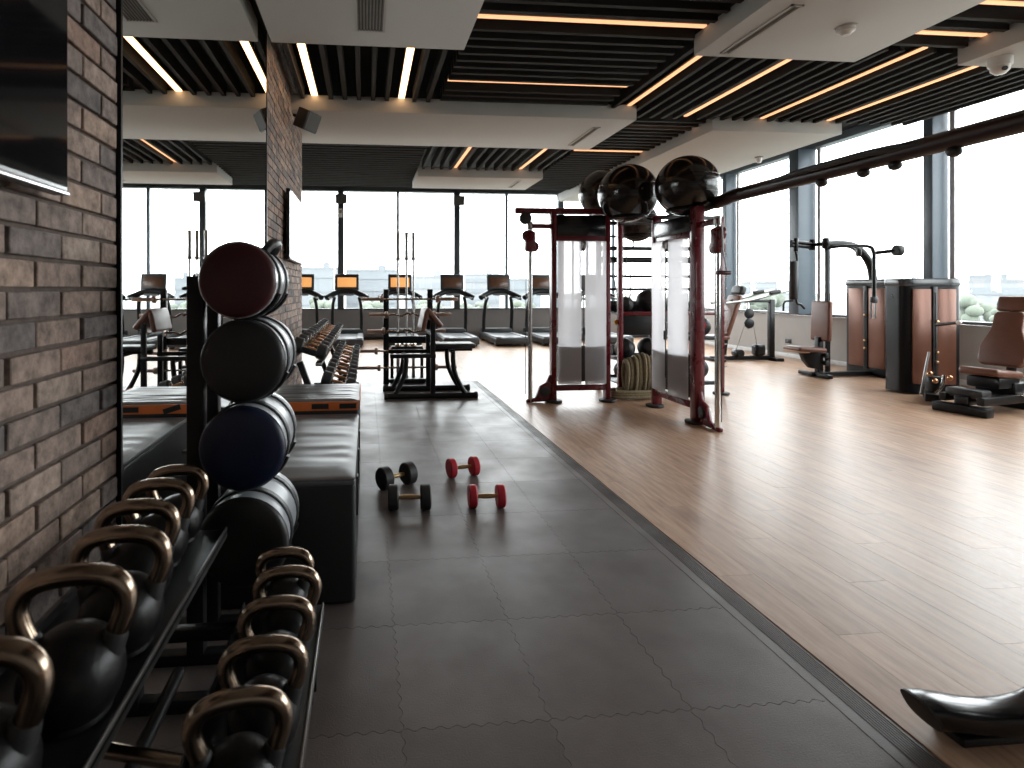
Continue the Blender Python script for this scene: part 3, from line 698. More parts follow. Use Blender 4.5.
for px, nm in ((341, 'left'), (458, 'right')):
    p = dp(px, 200, 15.2); speaker(Euler((math.radians(-12), 0, math.pi)).to_matrix().to_4x4(), 'small black speaker on the %s thick mullion of the back windows' % nm, (p.x + .02, WY - .20, p.z), 1.15)
# ================================================================ centre: bars, bench, treadmills
# rack of fixed bars
RZ = 7.78
r0, r1 = dp(386, 300, RZ), dp(430, 300, RZ); RY = r0.y - .03
bk = thing('barbell_rack', ((r0.x + r1.x) / 2, RY, 0), 0, 'black upright rack holding five horizontal fixed barbells', 'rack', w=True)
BZ = (1.225, 1.01, .785, .515, .285)
for x in (r0.x, r1.x):
    B().bar((x, RY, .05), (x, RY, 1.36), .075, .075).go('upright', 'black_metal', bk)
    B().bar((x, RY - .20, .025), (x, RY + .35, .025), .06, .05).go('foot', 'black_metal', bk)
    for z in BZ: B().tube([(x, RY - .03, z - .03), (x, RY - .075, z - .03), (x, RY - .10, z - .022), (x, RY - .105, z + .012)], .009, 8).go('hook', 'black_satin', bk)
B().bar((r0.x, RY + .02, .09), (r1.x, RY + .02, .09), .06, .05).go('cross_bar', 'black_metal', bk)
B().bar((r0.x, RY + .02, .66), (r1.x, RY + .02, .66), .06, .10).go('cross_bar', 'black_metal', bk)
ends = ((361, 457.5, 0), (369, 450.5, 1), (367, 445, 1), (358, 444, 0), (358, 456.5, 0))
nm = ('topmost straight', 'wavy curl bar second from top', 'wavy curl bar third from top', 'fourth from top', 'lowest straight')
for k, (a, b, wavy) in enumerate(ends):
    xa, xb = dp(a, 300, RZ).x, dp(b, 300, RZ).x; z = BZ[k]; yb = RY - .075
    t = thing('fixed_barbell', ((xa + xb) / 2, yb, z), 0, ('copper ended %s bar on the black rack' if wavy == 0 else 'copper ended %s on the black rack') % nm[k], 'barbell', 'fixed barbells on the rack', w=True)
    m0, m1 = xa + (xb - xa) * .22, xb - (xb - xa) * .22
    if wavy: pts = spline([(m0, yb, z), (m0 + .12, yb, z), (m0 + .2, yb, z - .02), (m0 + .28, yb, z + .02), ((m0 + m1) / 2, yb, z), (m1 - .28, yb, z + .02), (m1 - .2, yb, z - .02), (m1 - .12, yb, z), (m1, yb, z)], 4)
    else: pts = [(m0, yb, z), (m1, yb, z)]
    B().tube(pts, .014, 10).go('shaft', 'chrome' if not wavy else 'bronze_chrome', t)
    for xe, xm, sg in ((xa, m0, -1), (xb, m1, 1)):
        B().cyl((xe, yb, z), (xm, yb, z), .024, n=14, bev=.003).go('sleeve', 'rose_steel', t)
        B().cyl((xm - sg * .01, yb, z), (xm + sg * .035, yb, z), .048, n=18, bev=.006).go('collar', 'rose_steel', t)
# three upright bars in a floor holder
hb = thing('bar_holder', (.60, 8.22, 0), 0, 'low black floor holder keeping three barbells upright', 'holder', w=True)
B().box((.60, 8.22, .03), (.50, .34, .06), bev=.008).go('base', 'black_metal', hb)
B().box((.60, 8.22, .50), (.46, .10, .05), bev=.006).go('top_plate', 'black_metal', hb)
for x in (.38, .82): B().bar((x, 8.22, .05), (x, 8.22, .50), .045, .06).go('post', 'black_metal', hb)
for k, px in enumerate((398, 406.5, 413.5)):
    p = dp(px, 300, 8.24); x = p.x; Yb = 8.22
    t = thing('olympic_barbell', (x, Yb, .06), 0, ('left', 'middle', 'right')[k] + ' one of three tall steel barbells standing upright', 'barbell', 'upright barbells')
    B().cyl((0, 0, 0), (0, 0, 2.14), .014, n=12).go('shaft', 'steel', t)
    for a, b in ((0, .40), (1.74, 2.14)): B().cyl((0, 0, a), (0, 0, b), .025, n=14, bev=.003).go('sleeve', 'steel', t)
    for c in (.40, 1.74): B().cyl((0, 0, c - .012), (0, 0, c + .022), .037, n=16, bev=.004).go('collar', 'steel', t)
    B().cyl((x, Yb, .47), (x, Yb, .56), .045, n=16, bev=.005).go('socket', 'bronze_chrome', hb)
# preacher curl bench
A = fl(386, 399.5); Bq = fl(478, 399.5)
ax, bx_, ay = A.x, Bq.x, A.y
pc = thing('preacher_bench', ((ax + bx_) / 2, ay + .35, 0), 0, 'black preacher curl bench with brown arm pad in front of the bar rack', 'exercise bench', w=True)
YF, YR = ay + .02, ay + .56
for yy in (YF, YR):
    B().tube([(ax, yy, .035), (bx_, yy, .035)], .035, 14).go('base_runner', 'black_metal', pc)
    for xe in (ax, bx_): B().cyl((xe - .02, yy, .035), (xe + .02, yy, .035), .042, n=16, bev=.004).go('end_cap', 'rubber', pc)
    L1 = spline([(ax + .12, yy, .06), (ax + .17, yy, .16), (ax + .23, yy, .30), (ax + .25, yy, .44), (ax + .25, yy, .52)], 5)
    B().tube(L1, .03, 12).go('leg', 'black_metal', pc)
    L2 = spline([(bx_ - .14, yy, .06), (bx_ - .20, yy, .16), (bx_ - .27, yy, .32), (bx_ - .29, yy, .46), (bx_ - .29, yy, .58)], 5)
    B().tube(L2, .03, 12).go('leg', 'black_metal', pc)
    B().bar((ax + .05, yy, .53), (ax + .62, yy, .53), .055, .05).go('bar_rest', 'black_metal', pc)
    B().bar((ax + .585, yy, .04), (ax + .585, yy, .95), .06, .05).go('upright', 'black_metal', pc)
B().bar((ax + .585, YF, .80), (ax + .585, YR, .80), .05).go('cross_bar', 'black_metal', pc)
B().bar((bx_ - .29, YF, .58), (bx_ - .29, YR, .58), .05).go('cross_bar', 'black_metal', pc)
B().bar((ax + .25, YF, .50), (ax + .25, YR, .50), .05).go('cross_bar', 'black_metal', pc)
B().box((bx_ - .26, (YF + YR) / 2, .635), (.56, .34, .06), bev=.022, seg=3).go('seat_pad', 'black_satin', pc)
B().bar((ax + .585, (YF + YR) / 2, .585), (bx_, (YF + YR) / 2, .585), .06, .05).go('seat_beam', 'black_metal', pc)
B().box((ax + .60, (YF + YR) / 2, 1.00), (.07, .58, .30), (0, math.radians(-40), 0), bev=.028, seg=3).go('arm_pad', 'brown_leather', pc)
B().box((ax + .49, (YF + YR) / 2, .97), (.06, .58, .26), (0, math.radians(12), 0), bev=.024, seg=3).go('front_pad', 'brown_leather', pc)
# treadmills
def treadmill(orange):
    t = thing('treadmill')
    # local: user end at -Y, console at +Y; width .86
    B().box((0, -.02, .13), (.86, 1.96, .15), bev=.03, seg=3).go('deck', 'black_satin', t)
    B().box((0, -.12, .212), (.54, 1.66, .012), bev=.003).go('running_belt', 'belt', t)
    for sg in (-1, 1):
        B().box((sg * .345, -.12, .218), (.13, 1.68, .028), bev=.008).go('side_rail', 'tread_grey', t)
        B().box((sg * .36, -.80, .03), (.08, .14, .06), bev=.01).go('foot', 'rubber', t)
        B().box((sg * .36, .78, .03), (.08, .14, .06), bev=.01).go('foot', 'rubber', t)
        B().tube(spline([(sg * .37, .62, .20), (sg * .375, .60, .55), (sg * .36, .52, .95), (sg * .31, .46, 1.17)], 5), .036, 12, flat=1.4).go('upright', 'black_metal', t)
        B().tube(spline([(sg * .31, .46, 1.17), (sg * .40, .30, 1.16), (sg * .43, .10, 1.13), (sg * .43, -.08, 1.12)], 5), .028, 12).go('handrail', 'black_metal', t)
    B().box((0, .74, .26), (.80, .36, .16), bev=.05, seg=3).go('motor_hood', 'black_satin', t)
    B().tube(spline([(-.52, .30, 1.15), (-.40, .38, 1.22), (-.16, .44, 1.31), (.16, .44, 1.31), (.40, .38, 1.22), (.52, .30, 1.15)], 5), .07, 12).go('console_arch', 'black_metal', t)
    B().box((0, .50, 1.37), (.08, .05, .16), bev=.01).go('display_post', 'tread_grey', t)
    d = B().box((0, .52, 1.55), (.62, .06, .43), (math.radians(-8), 0, 0), bev=.04, seg=3).go('display', 'black_satin', t)
    B().box((0, .485, 1.55), (.48, .006, .25), (math.radians(-8), 0, 0), bev=.002).go('screen', 'screen_orange' if orange else 'screen_brown', d)
    B().box((0, .40, 1.24), (.36, .10, .05), (math.radians(20), 0, 0), bev=.015).go('control_panel', 'tread_grey', t)
    return t
tl, td = treadmill(True), treadmill(False)
used = set()
for k, (px, on) in enumerate(((303, 1), (347, 1), (400, 1), (453, 0), (501, 0), (546, 0), (600, 0))):
    p = dp(px, 290, 14.55); src = tl if on else td
    o = src if src.name not in used else copy_tree(src); used.add(src.name)
    o.location = (p.x, 14.05, 0)
    names = ('leftmost, half hidden by the brick wall', 'second from left, orange lit display', 'third from left, behind the upright barbells', 'fourth from left, dark display', 'fifth from left, left of the cable machine', 'sixth from left, behind the cable machine pole', 'seventh from left, behind the frosted tower')
    tag(o, 'black treadmill facing the back windows, ' + names[k], 'treadmill', 'treadmills along the back windows')
# ================================================================ centre right: cable station with storage rack
CX, CY = 3.35, 6.57
cs = thing('cable_station', (CX, CY, 0), 0, 'dark red cable station with two frosted weight towers and a long overhead boom', 'exercise machine', w=True)
def cable_tower(o, u, n, u1, u2, up, ztop, zh0, zh1, far_post=.06):
    u, n = Vector((*u, 0)), Vector((*n, 0)); o = Vector(o)
    def P(a, b, z): return o + u * a + n * b + Vector((0, 0, z))
    def bxx(a0, a1, b0, b1, z0, z1, nm, m, par=cs, bev=.006):
        c = P((a0 + a1) / 2, (b0 + b1) / 2, (z0 + z1) / 2)
        d = (abs(a1 - a0), abs(b1 - b0), z1 - z0) if abs(u.x) > .5 else (abs(b1 - b0), abs(a1 - a0), z1 - z0)
        return B().box(c, d, bev=bev).go(nm, m, par)
    bxx(u1 - .03, u1 + .03, -.05, .05, .03, ztop, 'post', 'red_paint')
    bxx(u2 - far_post / 2, u2 + far_post / 2, -.05, .05, .03, ztop, 'post', 'red_paint')
    for a in (u1, u2): B().cyl(P(a, .02, 0), P(a, .02, .03), .10, n=24, bev=.008).go('foot', 'rubber', cs)
    bxx(u1, u2, -.04, .04, .14, .21, 'lower_beam', 'red_paint'); bxx(u1, u2, -.04, .04, zh0 - .06, zh0, 'upper_beam', 'red_paint')
    bxx(u1 + .035, u2 - .035, -.05, .055, zh0, zh1, 'header_box', 'gloss_black')
    m = (u1 + u2) / 2; w2 = (u2 - u1) / 2 - .035
    # frosted covers in two halves, bowed, front and back
    for sg in (-1, 1):
        for fb in (1, -1):
            pts = [(m + sg * (.022 + k / 6 * (w2 - .024)), fb * (.075 + .028 * math.cos((k / 6) * math.pi / 2))) for k in range(7)]
            b = B(); z0, z1 = .225, zh0 - .065; ring = []
            for a, c in pts: ring.append([b.bm.verts.new(P(a, c, z0)), b.bm.verts.new(P(a, c, z1))])
            for q, r_ in zip(ring, ring[1:]): b.bm.faces.new((q[0], r_[0], r_[1], q[1]))
            if fb > 0: b.go('shroud_panel', 'frosted_acrylic', cs)
    pl = None
    for k in range(14): bxx(m - w2 * .93, m + w2 * .93, -.05, .05, .25 + k * .031, .25 + k * .031 + .028, 'weight_plate', 'plate_dark', bev=.003)
    for a in (-.09, .09): B().cyl(P(m + a, 0, .21), P(m + a, 0, zh0 - .06), .012, n=10).go('guide_rod', 'chrome', cs)
    B().cyl(P(m, 0, .66), P(m, 0, zh0 - .06), .005, n=6).go('cable', 'black_satin', cs)
    B().cyl(P(m, .115, .40), P(m, .115, zh0 - .12), .006, n=6).go('cable', 'black_satin', cs)
    B().cyl(P(m - .02, .105, zh0 - .11), P(m + .02, .105, zh0 - .11), .048, n=20, bev=.006).go('pulley', 'steel', cs)
    B().box(P(m, .09, zh0 - .12), (.05, .05, .13), bev=.01).go('pulley_bracket', 'black_satin', cs)
    B().box(P(m, .12, .86), (.03, .03, .10), bev=.008).go('cable_end', 'black_satin', cs)
    B().cyl(P(m, .10, .92), P(m, .10, 1.00), .006, n=6).go('cable_swivel', 'chrome', cs)
    # chrome adjustment pole with red carriage
    B().cyl(P(up, 0, .015), P(up, 0, ztop - .2), .026, n=18).go('chrome_pole', 'chrome', cs)
    bxx(u2, up + .03, -.028, .028, ztop - .22, ztop - .165, 'pole_arm', 'red_paint')
    B().cyl(P(up, 0, ztop - .235), P(up, 0, ztop - .14), .034, n=16, bev=.005).go('pole_cap', 'steel', cs)
    car = bxx(up - .06, up + .065, -.05, .05, ztop - .50, ztop - .25, 'carriage', 'red_paint', bev=.03)
    B().cyl(P(up + .03, -.03, ztop - .31), P(up + .03, .03, ztop - .31), .07, n=20, bev=.01).go('pulley', 'red_paint', car)
    B().cyl(P(up - .04, -.03, ztop - .44), P(up - .04, .03, ztop - .44), .065, n=20, bev=.01).go('pulley', 'red_paint', car)
    B().cyl(P(up + .06, 0, .10), P(up + .05, 0, ztop - .4), .004, n=6).go('cable', 'black_satin', cs)
    # foot plate with pulley
    t = u if True else u
    M = Matrix((( u.x, 0, n.x, 0), (u.y, 0, n.y, 0), (0, 1, 0, 0), (0, 0, 0, 1)))
    foot = [(u2 - .02, .02), (up + .05, .0), (up + .05, .035), (u2 + .22, .06), (u2 + .17, .20), (u2 + .09, .24), (u2 + .05, .33), (u2 - .02, .34)]
    B().prism(foot, .05, Matrix.Translation(o) @ M @ Matrix.Translation((0, 0, -.025)), bev=.008).go('foot_plate', 'red_paint', cs)
    B().cyl(P(u2 + .11, -.04, .13), P(u2 + .11, .04, .13), .06, n=20, bev=.006).go('pulley', 'black_satin', cs)
    return P
PA = cable_tower((CX, CY, 0), (-1, 0), (0, -1), .435, 1.105, 1.387, 2.31, 2.0, 2.25)
PB = cable_tower((CX, CY, 0), (0, -1), (-1, 0), .37, 1.17, 1.50, 2.20, 1.95, 2.12, .10)
B().bar((1.775, CY, 2.30), (3.02, CY, 2.30), .06, .07, .01).go('top_beam', 'red_paint', cs)
B().cyl((1.905, CY - .035, 2.21), (1.905, CY + .035, 2.21), .072, n=24, bev=.012).go('grip_wheel', 'black_satin', cs)
B().box((1.905, CY, 2.26), (.04, .05, .05)).go('grip_bracket', 'black_metal', cs)
# overhead boom with pull-up grips, carried by a leg beyond the picture
BMX, BMZ = 3.55, 2.265
B().tube([(BMX, 5.40, BMZ - .03), (BMX, 5.1, BMZ), (BMX, 2.12, BMZ)], .062, 16).go('boom', 'boom_red', cs)
B().tube([(3.38, 5.40, 2.16), (BMX, 5.36, BMZ - .05)], .03, 12).go('boom_bracket', 'black_metal', cs)
B().tube(spline([(BMX - .02, 4.65, BMZ + .01), (BMX - .075, 4.3, BMZ + .03), (BMX - .10, 3.9, BMZ + .03), (BMX - .085, 3.5, BMZ + .03), (BMX - .02, 3.15, BMZ + .01)], 6), .024, 12).go('grip_bar', 'rubber', cs)
B().tube(spline([(BMX + .02, 4.65, BMZ + .01), (BMX + .10, 4.2, BMZ + .0), (BMX + .10, 3.6, BMZ + .0), (BMX + .02, 3.15, BMZ + .01)], 6), .024, 12).go('grip_bar', 'rubber', cs)
for yy in (3.08, 3.46, 3.70, 4.07): B().ball((BMX, yy, BMZ - .075), .04, (1, 1, .85), 16, 10).go('grip_knob', 'black_satin', cs)
B().bar((BMX, 2.12, .03), (BMX, 2.12, 2.31), .10, .08, .01).go('end_leg', 'red_paint', cs)
B().cyl((BMX, 2.12, 0), (BMX, 2.12, .03), .13, n=24, bev=.008).go('foot', 'rubber', cs)
for k, (p0, p1) in enumerate((((2.92, CY, 2.30), (3.22, 6.86, 2.28)), ((3.35, 6.20, 2.14), (3.22, 6.86, 2.20)))): B().tube([p0, p1], .025, 10).go('link_tube', 'black_metal', cs)
# storage rack
SX0, SX1, SY0, SY1 = 3.22, 4.58, 6.86, 7.52
for x in (SX0, SX1):
    for y in (SY0, SY1):
        zt = 2.42 if x == SX0 else 2.30
        B().bar((x, y, .03), (x, y, zt), .06, .06, .006).go('rack_post', 'red_paint', cs)
        B().cyl((x, y, 0), (x, y, .03), .10, n=24, bev=.008).go('foot', 'rubber', cs)
for k in range(13): B().cyl((SX1 + .03, SY0 + .01, .35 + k * .145), (SX1 + .085, SY0 + .01, .36 + k * .145), .008, n=8).go('peg', 'steel', cs)
SM = 3.98
for z, xa, xb in ((1.05, SX0, SX1), (.45, SX0, SM), (.73, SM, SX1), (.15, SX0, SX1)):
    sh = B().box(((xa + xb) / 2, (SY0 + SY1) / 2, z - .012), (xb - xa - .06, SY1 - SY0, .016), bev=.003).go('shelf', 'black_satin', cs)
    for y in (SY0, SY1): B().box(((xa + xb) / 2, y, z), (xb - xa - .05, .03, .05), bev=.004).go('shelf_rail', 'red_paint' if z > 1 and y == SY0 else 'black_metal', sh)
for y in (SY0, SY1): B().bar((SM, y, .15), (SM, y, 1.05), .04).go('divider_post', 'black_metal', cs)
B().box(((SX0 + SM) / 2, SY0 + .02, .90), (SM - SX0 - .06, .02, .25), bev=.006).go('basket_front', 'black_metal', cs)
q = dp(622, 323, 6.98); B().cyl((q.x, SY0 + .012, q.z), (q.x, SY0 + .004, q.z), .035, n=18).go('yellow_badge', 'yellow_mark', cs)
for z, r in ((1.93, .028), (1.77, .042), (1.54, .02), (1.36, .02)): B().cyl((SX0, SY1, z), (SX1, SY1, z), r, n=12).go('rung', 'black_metal', cs)
for z in (2.28,):
    for y in (SY0, SY1): B().bar((SX0, y, z), (SX1, y, z), .05).go('top_rail', 'black_metal', cs)
B().tube([(SX0 + .16, SY1 - .05, 1.76), (SX0 + .18, SY1 - .10, 1.5), (SX0 + .24, SY1 - .08, 1.22)], .018, 8, flat=.4).go('hanging_strap', 'black_satin', cs)
# exercise balls in rings
rings = []
def ex_ball(p, r, lab, strut):
    p = Vector(p); R = .2; dz = math.sqrt((r + .0125) ** 2 - R * R)
    c = p - Vector((0, 0, dz)); ring = B().tube([(c.x + R * math.cos(a), c.y + R * math.sin(a), c.z) for a in [2 * math.pi * j / 28 for j in range(28)]], .012, 8, closed=True).go('ball_ring', 'black_metal', cs)
    for s_ in strut: 
        v = Vector(s_); d = Vector((v.x - c.x, v.y - c.y, 0))
        B().tube([c + d.normalized() * R if d.length > R else c + d, v], .013, 8).go('ring_strut', 'black_metal', cs)
    t = thing('exercise_ball', (p.x, p.y, p.z - r), 0, lab, 'exercise ball', 'exercise balls on top of the cable station')
    B().ball((0, 0, r), r, u=48, v=32).go('ball', 'ball_black', t)
    for k in range(-2, 3):
        z = k * .045; rr = math.sqrt(r * r - z * z) + .0006
        B().tube([(rr * math.cos(a), rr * math.sin(a), r + z) for a in [2 * math.pi * j / 48 for j in range(48)]], .0022, 6, closed=True).go('ridge', 'ball_black', t)
    B().cyl((0, -r + .002, r), (0, -r - .004, r), .014, n=14).go('valve_plug', 'black_satin', t)
p1 = dp(687, 186, 5.9); p2 = dp(628, 193.5, 6.5); p3 = dp(603, 193.5, 7.65); p4 = dp(637, 222, 7.72)
ex_ball(p1, .315, 'glossy black exercise ball rightmost on top of the cable station', ((3.35, 5.40, 2.17), (3.35, 6.20, 2.17)))
ex_ball(p2, .335, 'glossy black exercise ball front left on top of the cable station', ((2.92, CY, 2.26), (3.35, 6.20, 2.16)))
ex_ball(p3, .32, 'glossy black exercise ball behind the other balls on the station', ((SX0, SY1, 2.40), (SX0, SY0, 2.40)))
ex_ball(p4, .27, 'dark exercise ball hanging lower between the two weight towers', ((SX0, SY1, 2.10), (p4.x, SY1, 1.95)))
# medicine balls on the shelves
def med_ball(x, y, z, r, lab, dot='red_rubber'):
    t = thing('medicine_ball', (x, y, z), 0, lab, 'medicine ball', 'medicine balls on the storage rack')
    B().ball((0, 0, r), r, u=28, v=18).go('ball', 'rubber', t)
    B().tube([(0, r * 1.003 * math.cos(a), r + r * 1.003 * math.sin(a)) for a in [2 * math.pi * j / 36 for j in range(36)]], .004, 6, closed=True).go('seam', 'black_satin', t)
    d = Vector((-.45, -1, .25)).normalized(); B().cyl(Vector((0, 0, r)) + d * (r - .008), Vector((0, 0, r)) + d * (r + .002), r * .42, n=20, bev=.001).go('badge', dot, t)
for x, y, z, r, lab, dot in ((3.42, 7.12, 1.062, .10, 'small black ball on the top shelf beside the left rack post', 'black_satin'),
        (3.74, 7.15, 1.062, .145, 'large black ball on the top shelf between the weight towers', 'black_satin'),
        (4.12, 7.15, 1.062, .12, 'black ball on the top shelf hidden behind the right tower', 'black_satin'),
        (4.40, 7.12, 1.062, .10, 'black ball on the top shelf beside the right rack post', 'red_rubber'),
        (3.36, 7.02, .462, .13, 'black ball on the middle shelf beside the left rack post', 'black_satin'),
        (3.70, 7.08, .462, .13, 'black ball on the middle shelf between the weight towers', 'black_satin'),
        (4.14, 7.12, .742, .11, 'black ball on the raised shelf behind the right tower', 'red_rubber'),
        (4.40, 7.02, .742, .125, 'black ball with red badge on the raised shelf at right', 'red_rubber'),
        (3.42, 7.20, .162, .12, 'black ball on the bottom shelf at left', 'black_satin'),
        (4.05, 7.12, .162, .15, 'large black ball on the bottom shelf behind the right tower', 'black_satin'),
        (4.38, 7.08, .162, .145, 'black ball with red badge on the bottom shelf at right', 'red_rubber')):
    med_ball(x, y, z, r, lab, dot)
for k, (x, z, lab) in enumerate(((3.36, 1.062, 'black foam roller lying at the back of the top shelf, left one'), (3.70, 1.062, 'black foam roller lying at the back of the top shelf, middle one'), (4.16, 1.062, 'black foam roller lying at the back of the top shelf, right one'), (3.50, .462, 'black foam roller lying at the back of the middle shelf'))):
    t = thing('foam_roller', (x, 7.40, z), 0, lab, 'foam roller', 'foam rollers on the storage rack')
    B().lathe([(.03, -.15), (.065, -.15), (.07, -.145), (.07, .145), (.065, .15), (.03, .15)], 24, Matrix.Translation((0, 0, .07)) @ Matrix.Rotation(math.pi / 2, 4, 'Y')).go('foam', 'rubber', t)
    for sg in (-1, 1): B().cyl((sg * .148, 0, .07), (sg * .152, 0, .07), .03, n=16).go('core_end', 'black_satin', t)
for k, (x0, z0) in enumerate(((3.50, 1.93), (3.62, 1.77))):
    t = thing('resistance_band', (x0, SY1 - .06, z0 - .55), 0, ('black resistance band hanging from the top rung of the rack', 'black resistance band hanging from the thick rung of the rack')[k], 'resistance band', 'bands on the rack', w=True)
    y_ = SY1 - .06
    B().tube(spline([(x0, y_ + .06, z0 + .05), (x0 - .03, y_, z0 - .02), (x0 - .05, y_, z0 - .30), (x0 - .02, y_ + .01, z0 - .55), (x0 + .03, y_ + .01, z0 - .50), (x0 + .03, y_, z0 - .20)], 5), .013, 8, flat=.45).go('band', 'rubber', t)
    B().cyl((x0 - .03, y_ + .01, z0 - .55), (x0 + .04, y_ + .01, z0 - .55), .018, n=12).go('band_grip', 'black_satin', t)
# battle rope heaped in front of the rack
rp = thing('battle_rope', (3.45, 6.72, 0), 0, 'thick beige battle rope hung in loops between the weight towers', 'rope', w=True)
rr = random.Random(5); pts = []
for k in range(9):
    x = 3.20 + k * .055; top = .50 - abs(k - 4) * .018; yk = 6.66 + .02 * (k % 2)
    pts += [(x, yk, .08), (x + .006, yk - .05, .28), (x + .012, yk - .02, top), (x + .02, yk + .07, top + .03), (x + .026, yk + .12, .30), (x + .034, yk + .07, .07)]
B().tube(spline(pts, 4), .027, 8).go('hanging_loops', 'rope', rp)
pts = []
for k in range(26):
    a = k * .9; R = .20 + .012 * math.sin(k * 1.7); pts.append((3.30 + R * 1.55 * math.cos(a), 6.62 + R * .42 * math.sin(a), .026 + .021 * (k / 26) * 5))
B().tube(spline(pts, 4), .024, 8).go('floor_coil', 'rope', rp)
# strap handle hung at the near pole
sh = thing('strap_handle', (3.35, 5.00, 1.45), 0, 'dark red strap handle hanging beside the near chrome pole', 'cable handle', w=True)
q = dp(722, 270, 5.2)
B().tube([(q.x, q.y, 1.98), (q.x + .005, q.y, 1.70), (q.x - .02, q.y, 1.52)], .012, 8, flat=.5).go('strap', 'bag_red', sh)
B().tube([(q.x, q.y, 1.98), (q.x + .012, q.y, 1.70), (q.x + .05, q.y, 1.52)], .012, 8, flat=.5).go('strap', 'bag_red', sh)
B().cyl((q.x - .05, q.y, 1.51), (q.x + .08, q.y, 1.51), .02, n=14, bev=.003).go('grip', 'bag_red', sh)
# ================================================================ right side machines
def housing(t, M, w, d, h):
    def sup(k, e=.42, ww=w, dd=d):
        a = 2 * math.pi * k / 48; c, s_ = math.cos(a), math.sin(a)
        return (ww / 2 * math.copysign(abs(c) ** e, c), dd / 2 * math.copysign(abs(s_) ** e, s_))
    def put(b, nm, m, par=t): bmesh.ops.transform(b.bm, matrix=M, verts=b.bm.verts); return b.go(nm, m, par)
    put(B().prism([sup(k) for k in range(48)], h - .05, Matrix.Translation((0, 0, .02))), 'stack_housing', 'housing_black')
    put(B().prism([sup(k, .42, w + .025, d + .025) for k in range(48)], .09, Matrix.Translation((0, 0, h - .13)), bev=.012), 'top_cap', 'cap_grey')
    for sg in (-1, 1): put(B().box((sg * w * .20, -d / 2 - .004, h * .49), (w * .31, .022, h * .80), bev=.008), 'copper_panel', 'copper_panel')
    put(B().box((0, -d / 2 - .012, h * .49), (w * .075, .03, h * .84), bev=.006), 'centre_slot', 'black_satin')
    for z in (.28, .36, .62): put(B().cyl((.012, -d / 2 - .025, z * h), (.012, -d / 2 - .055, z * h), .016, n=14, bev=.003), 'selector_pin', 'gold_handle')
    put(B().cyl((.0, -d / 2 - .03, .12), (0, -d / 2 - .03, h * .86), .005, n=6), 'cable', 'black_satin')
# chest fly machine
pf = thing('fly_machine', (7.2, 8.1, 0), 0, 'black chest fly machine with brown seat and copper panelled weight housing', 'exercise machine', w=True)
housing(pf, Matrix.Translation((8.07, 8.15, 0)) @ Matrix.Rotation(-math.pi / 2, 4, 'Z'), .90, .40, 1.55)
YM = 8.10
B().bar((6.86, YM, .045), (7.87, YM, .045), .09, .07, .01).go('base_beam', 'black_metal', pf)
B().bar((6.95, YM - .3, .04), (6.95, YM + .3, .04), .08, .06, .01).go('front_foot', 'black_metal', pf)
B().bar((7.02, YM, .07), (7.02, YM, .62), .09, .08, .01).go('seat_post', 'black_metal', pf)
B().bar((7.16, YM, .07), (7.16, YM, 2.06), .06, .06, .012).go('main_post', 'black_metal', pf)
B().box((6.78, YM, .435), (.46, .36, .075), (0, math.radians(3), 0), bev=.03, seg=3).go('seat_pad', 'brown_leather', pf)
B().box((6.64, YM, .405), (.20, .33, .035), bev=.012).go('seat_base', 'tan_pad', pf)
B().prism([(6.70, .39), (7.00, .39), (7.00, .12), (6.86, .14), (6.76, .25)], .10, Matrix.Translation((0, YM + .05, 0)) @ Matrix.Rotation(math.pi / 2, 4, 'X'), bev=.012).go('seat_bracket', 'black_metal', pf)
B().box((7.06, YM, .87), (.075, .36, .62), (0, math.radians(2), 0), bev=.03, seg=3).go('back_pad', 'brown_leather', pf)
for z in (.22, .34): B().cyl((7.08, YM - .10, z), (7.08, YM + .10, z), .04, n=16, bev=.006).go('adjust_knob', 'black_satin', pf)
B().tube(spline([(7.10, YM, 2.06), (7.40, YM, 2.07), (7.62, YM, 2.03), (7.80, YM, 1.88), (7.90, YM, 1.70), (7.93, YM, 1.52)], 6), .058, 14).go('swan_neck', 'black_metal', pf)
for dy in (-.13, .13):
    B().cyl((7.02, YM + dy, 1.98), (7.02, YM + dy, 2.15), .045, n=18, bev=.006).go('pivot', 'black_metal', pf)
B().bar((7.02, YM - .2, 2.06), (7.02, YM + .2, 2.06), .06, .05).go('pivot_bar', 'black_metal', pf)
fa = dp(794, 245, 8.75); na = dp(874, 262, 7.95)
for z in (2.045, 2.10): B().tube([(7.02, YM + .13, z - .02), (6.75, YM + .10, z), (fa.x - .05, fa.y, z)], .03, 10).go('fly_arm', 'black_metal', pf)
B().cyl((fa.x + .03, fa.y, 1.95), (fa.x + .03, fa.y, 2.16), .035, n=14, bev=.005).go('arm_pivot', 'black_metal', pf)
B().cyl((fa.x - .01, fa.y, 1.20), (fa.x - .01, fa.y, 1.80), .06, n=16, bev=.012).go('arm_roller', 'rubber', pf)
B().tube(spline([(fa.x + .03, fa.y, 1.95), (fa.x + .05, fa.y, 1.82), (fa.x + .045, fa.y, 1.5), (fa.x + .04, fa.y, 1.17), (fa.x + .10, fa.y - .02, 1.12), (fa.x + .16, fa.y - .02, 1.06)], 5), .018, 10).go('arm_frame', 'black_metal', pf)
B().tube(spline([(fa.x - .02, fa.y, 1.18), (fa.x - .16, fa.y, 1.16), (fa.x - .18, fa.y, 1.02)], 5), .014, 8).go('hand_grip', 'black_metal', pf)
B().tube(spline([(7.02, YM - .13, 1.99), (7.15, YM - .30, 2.01), (na.x - .10, na.y, 1.97), (na.x - .01, na.y, 1.90), (na.x, na.y, 1.78), (na.x, na.y, 1.25)], 6), .024, 12).go('fly_arm', 'black_metal', pf)
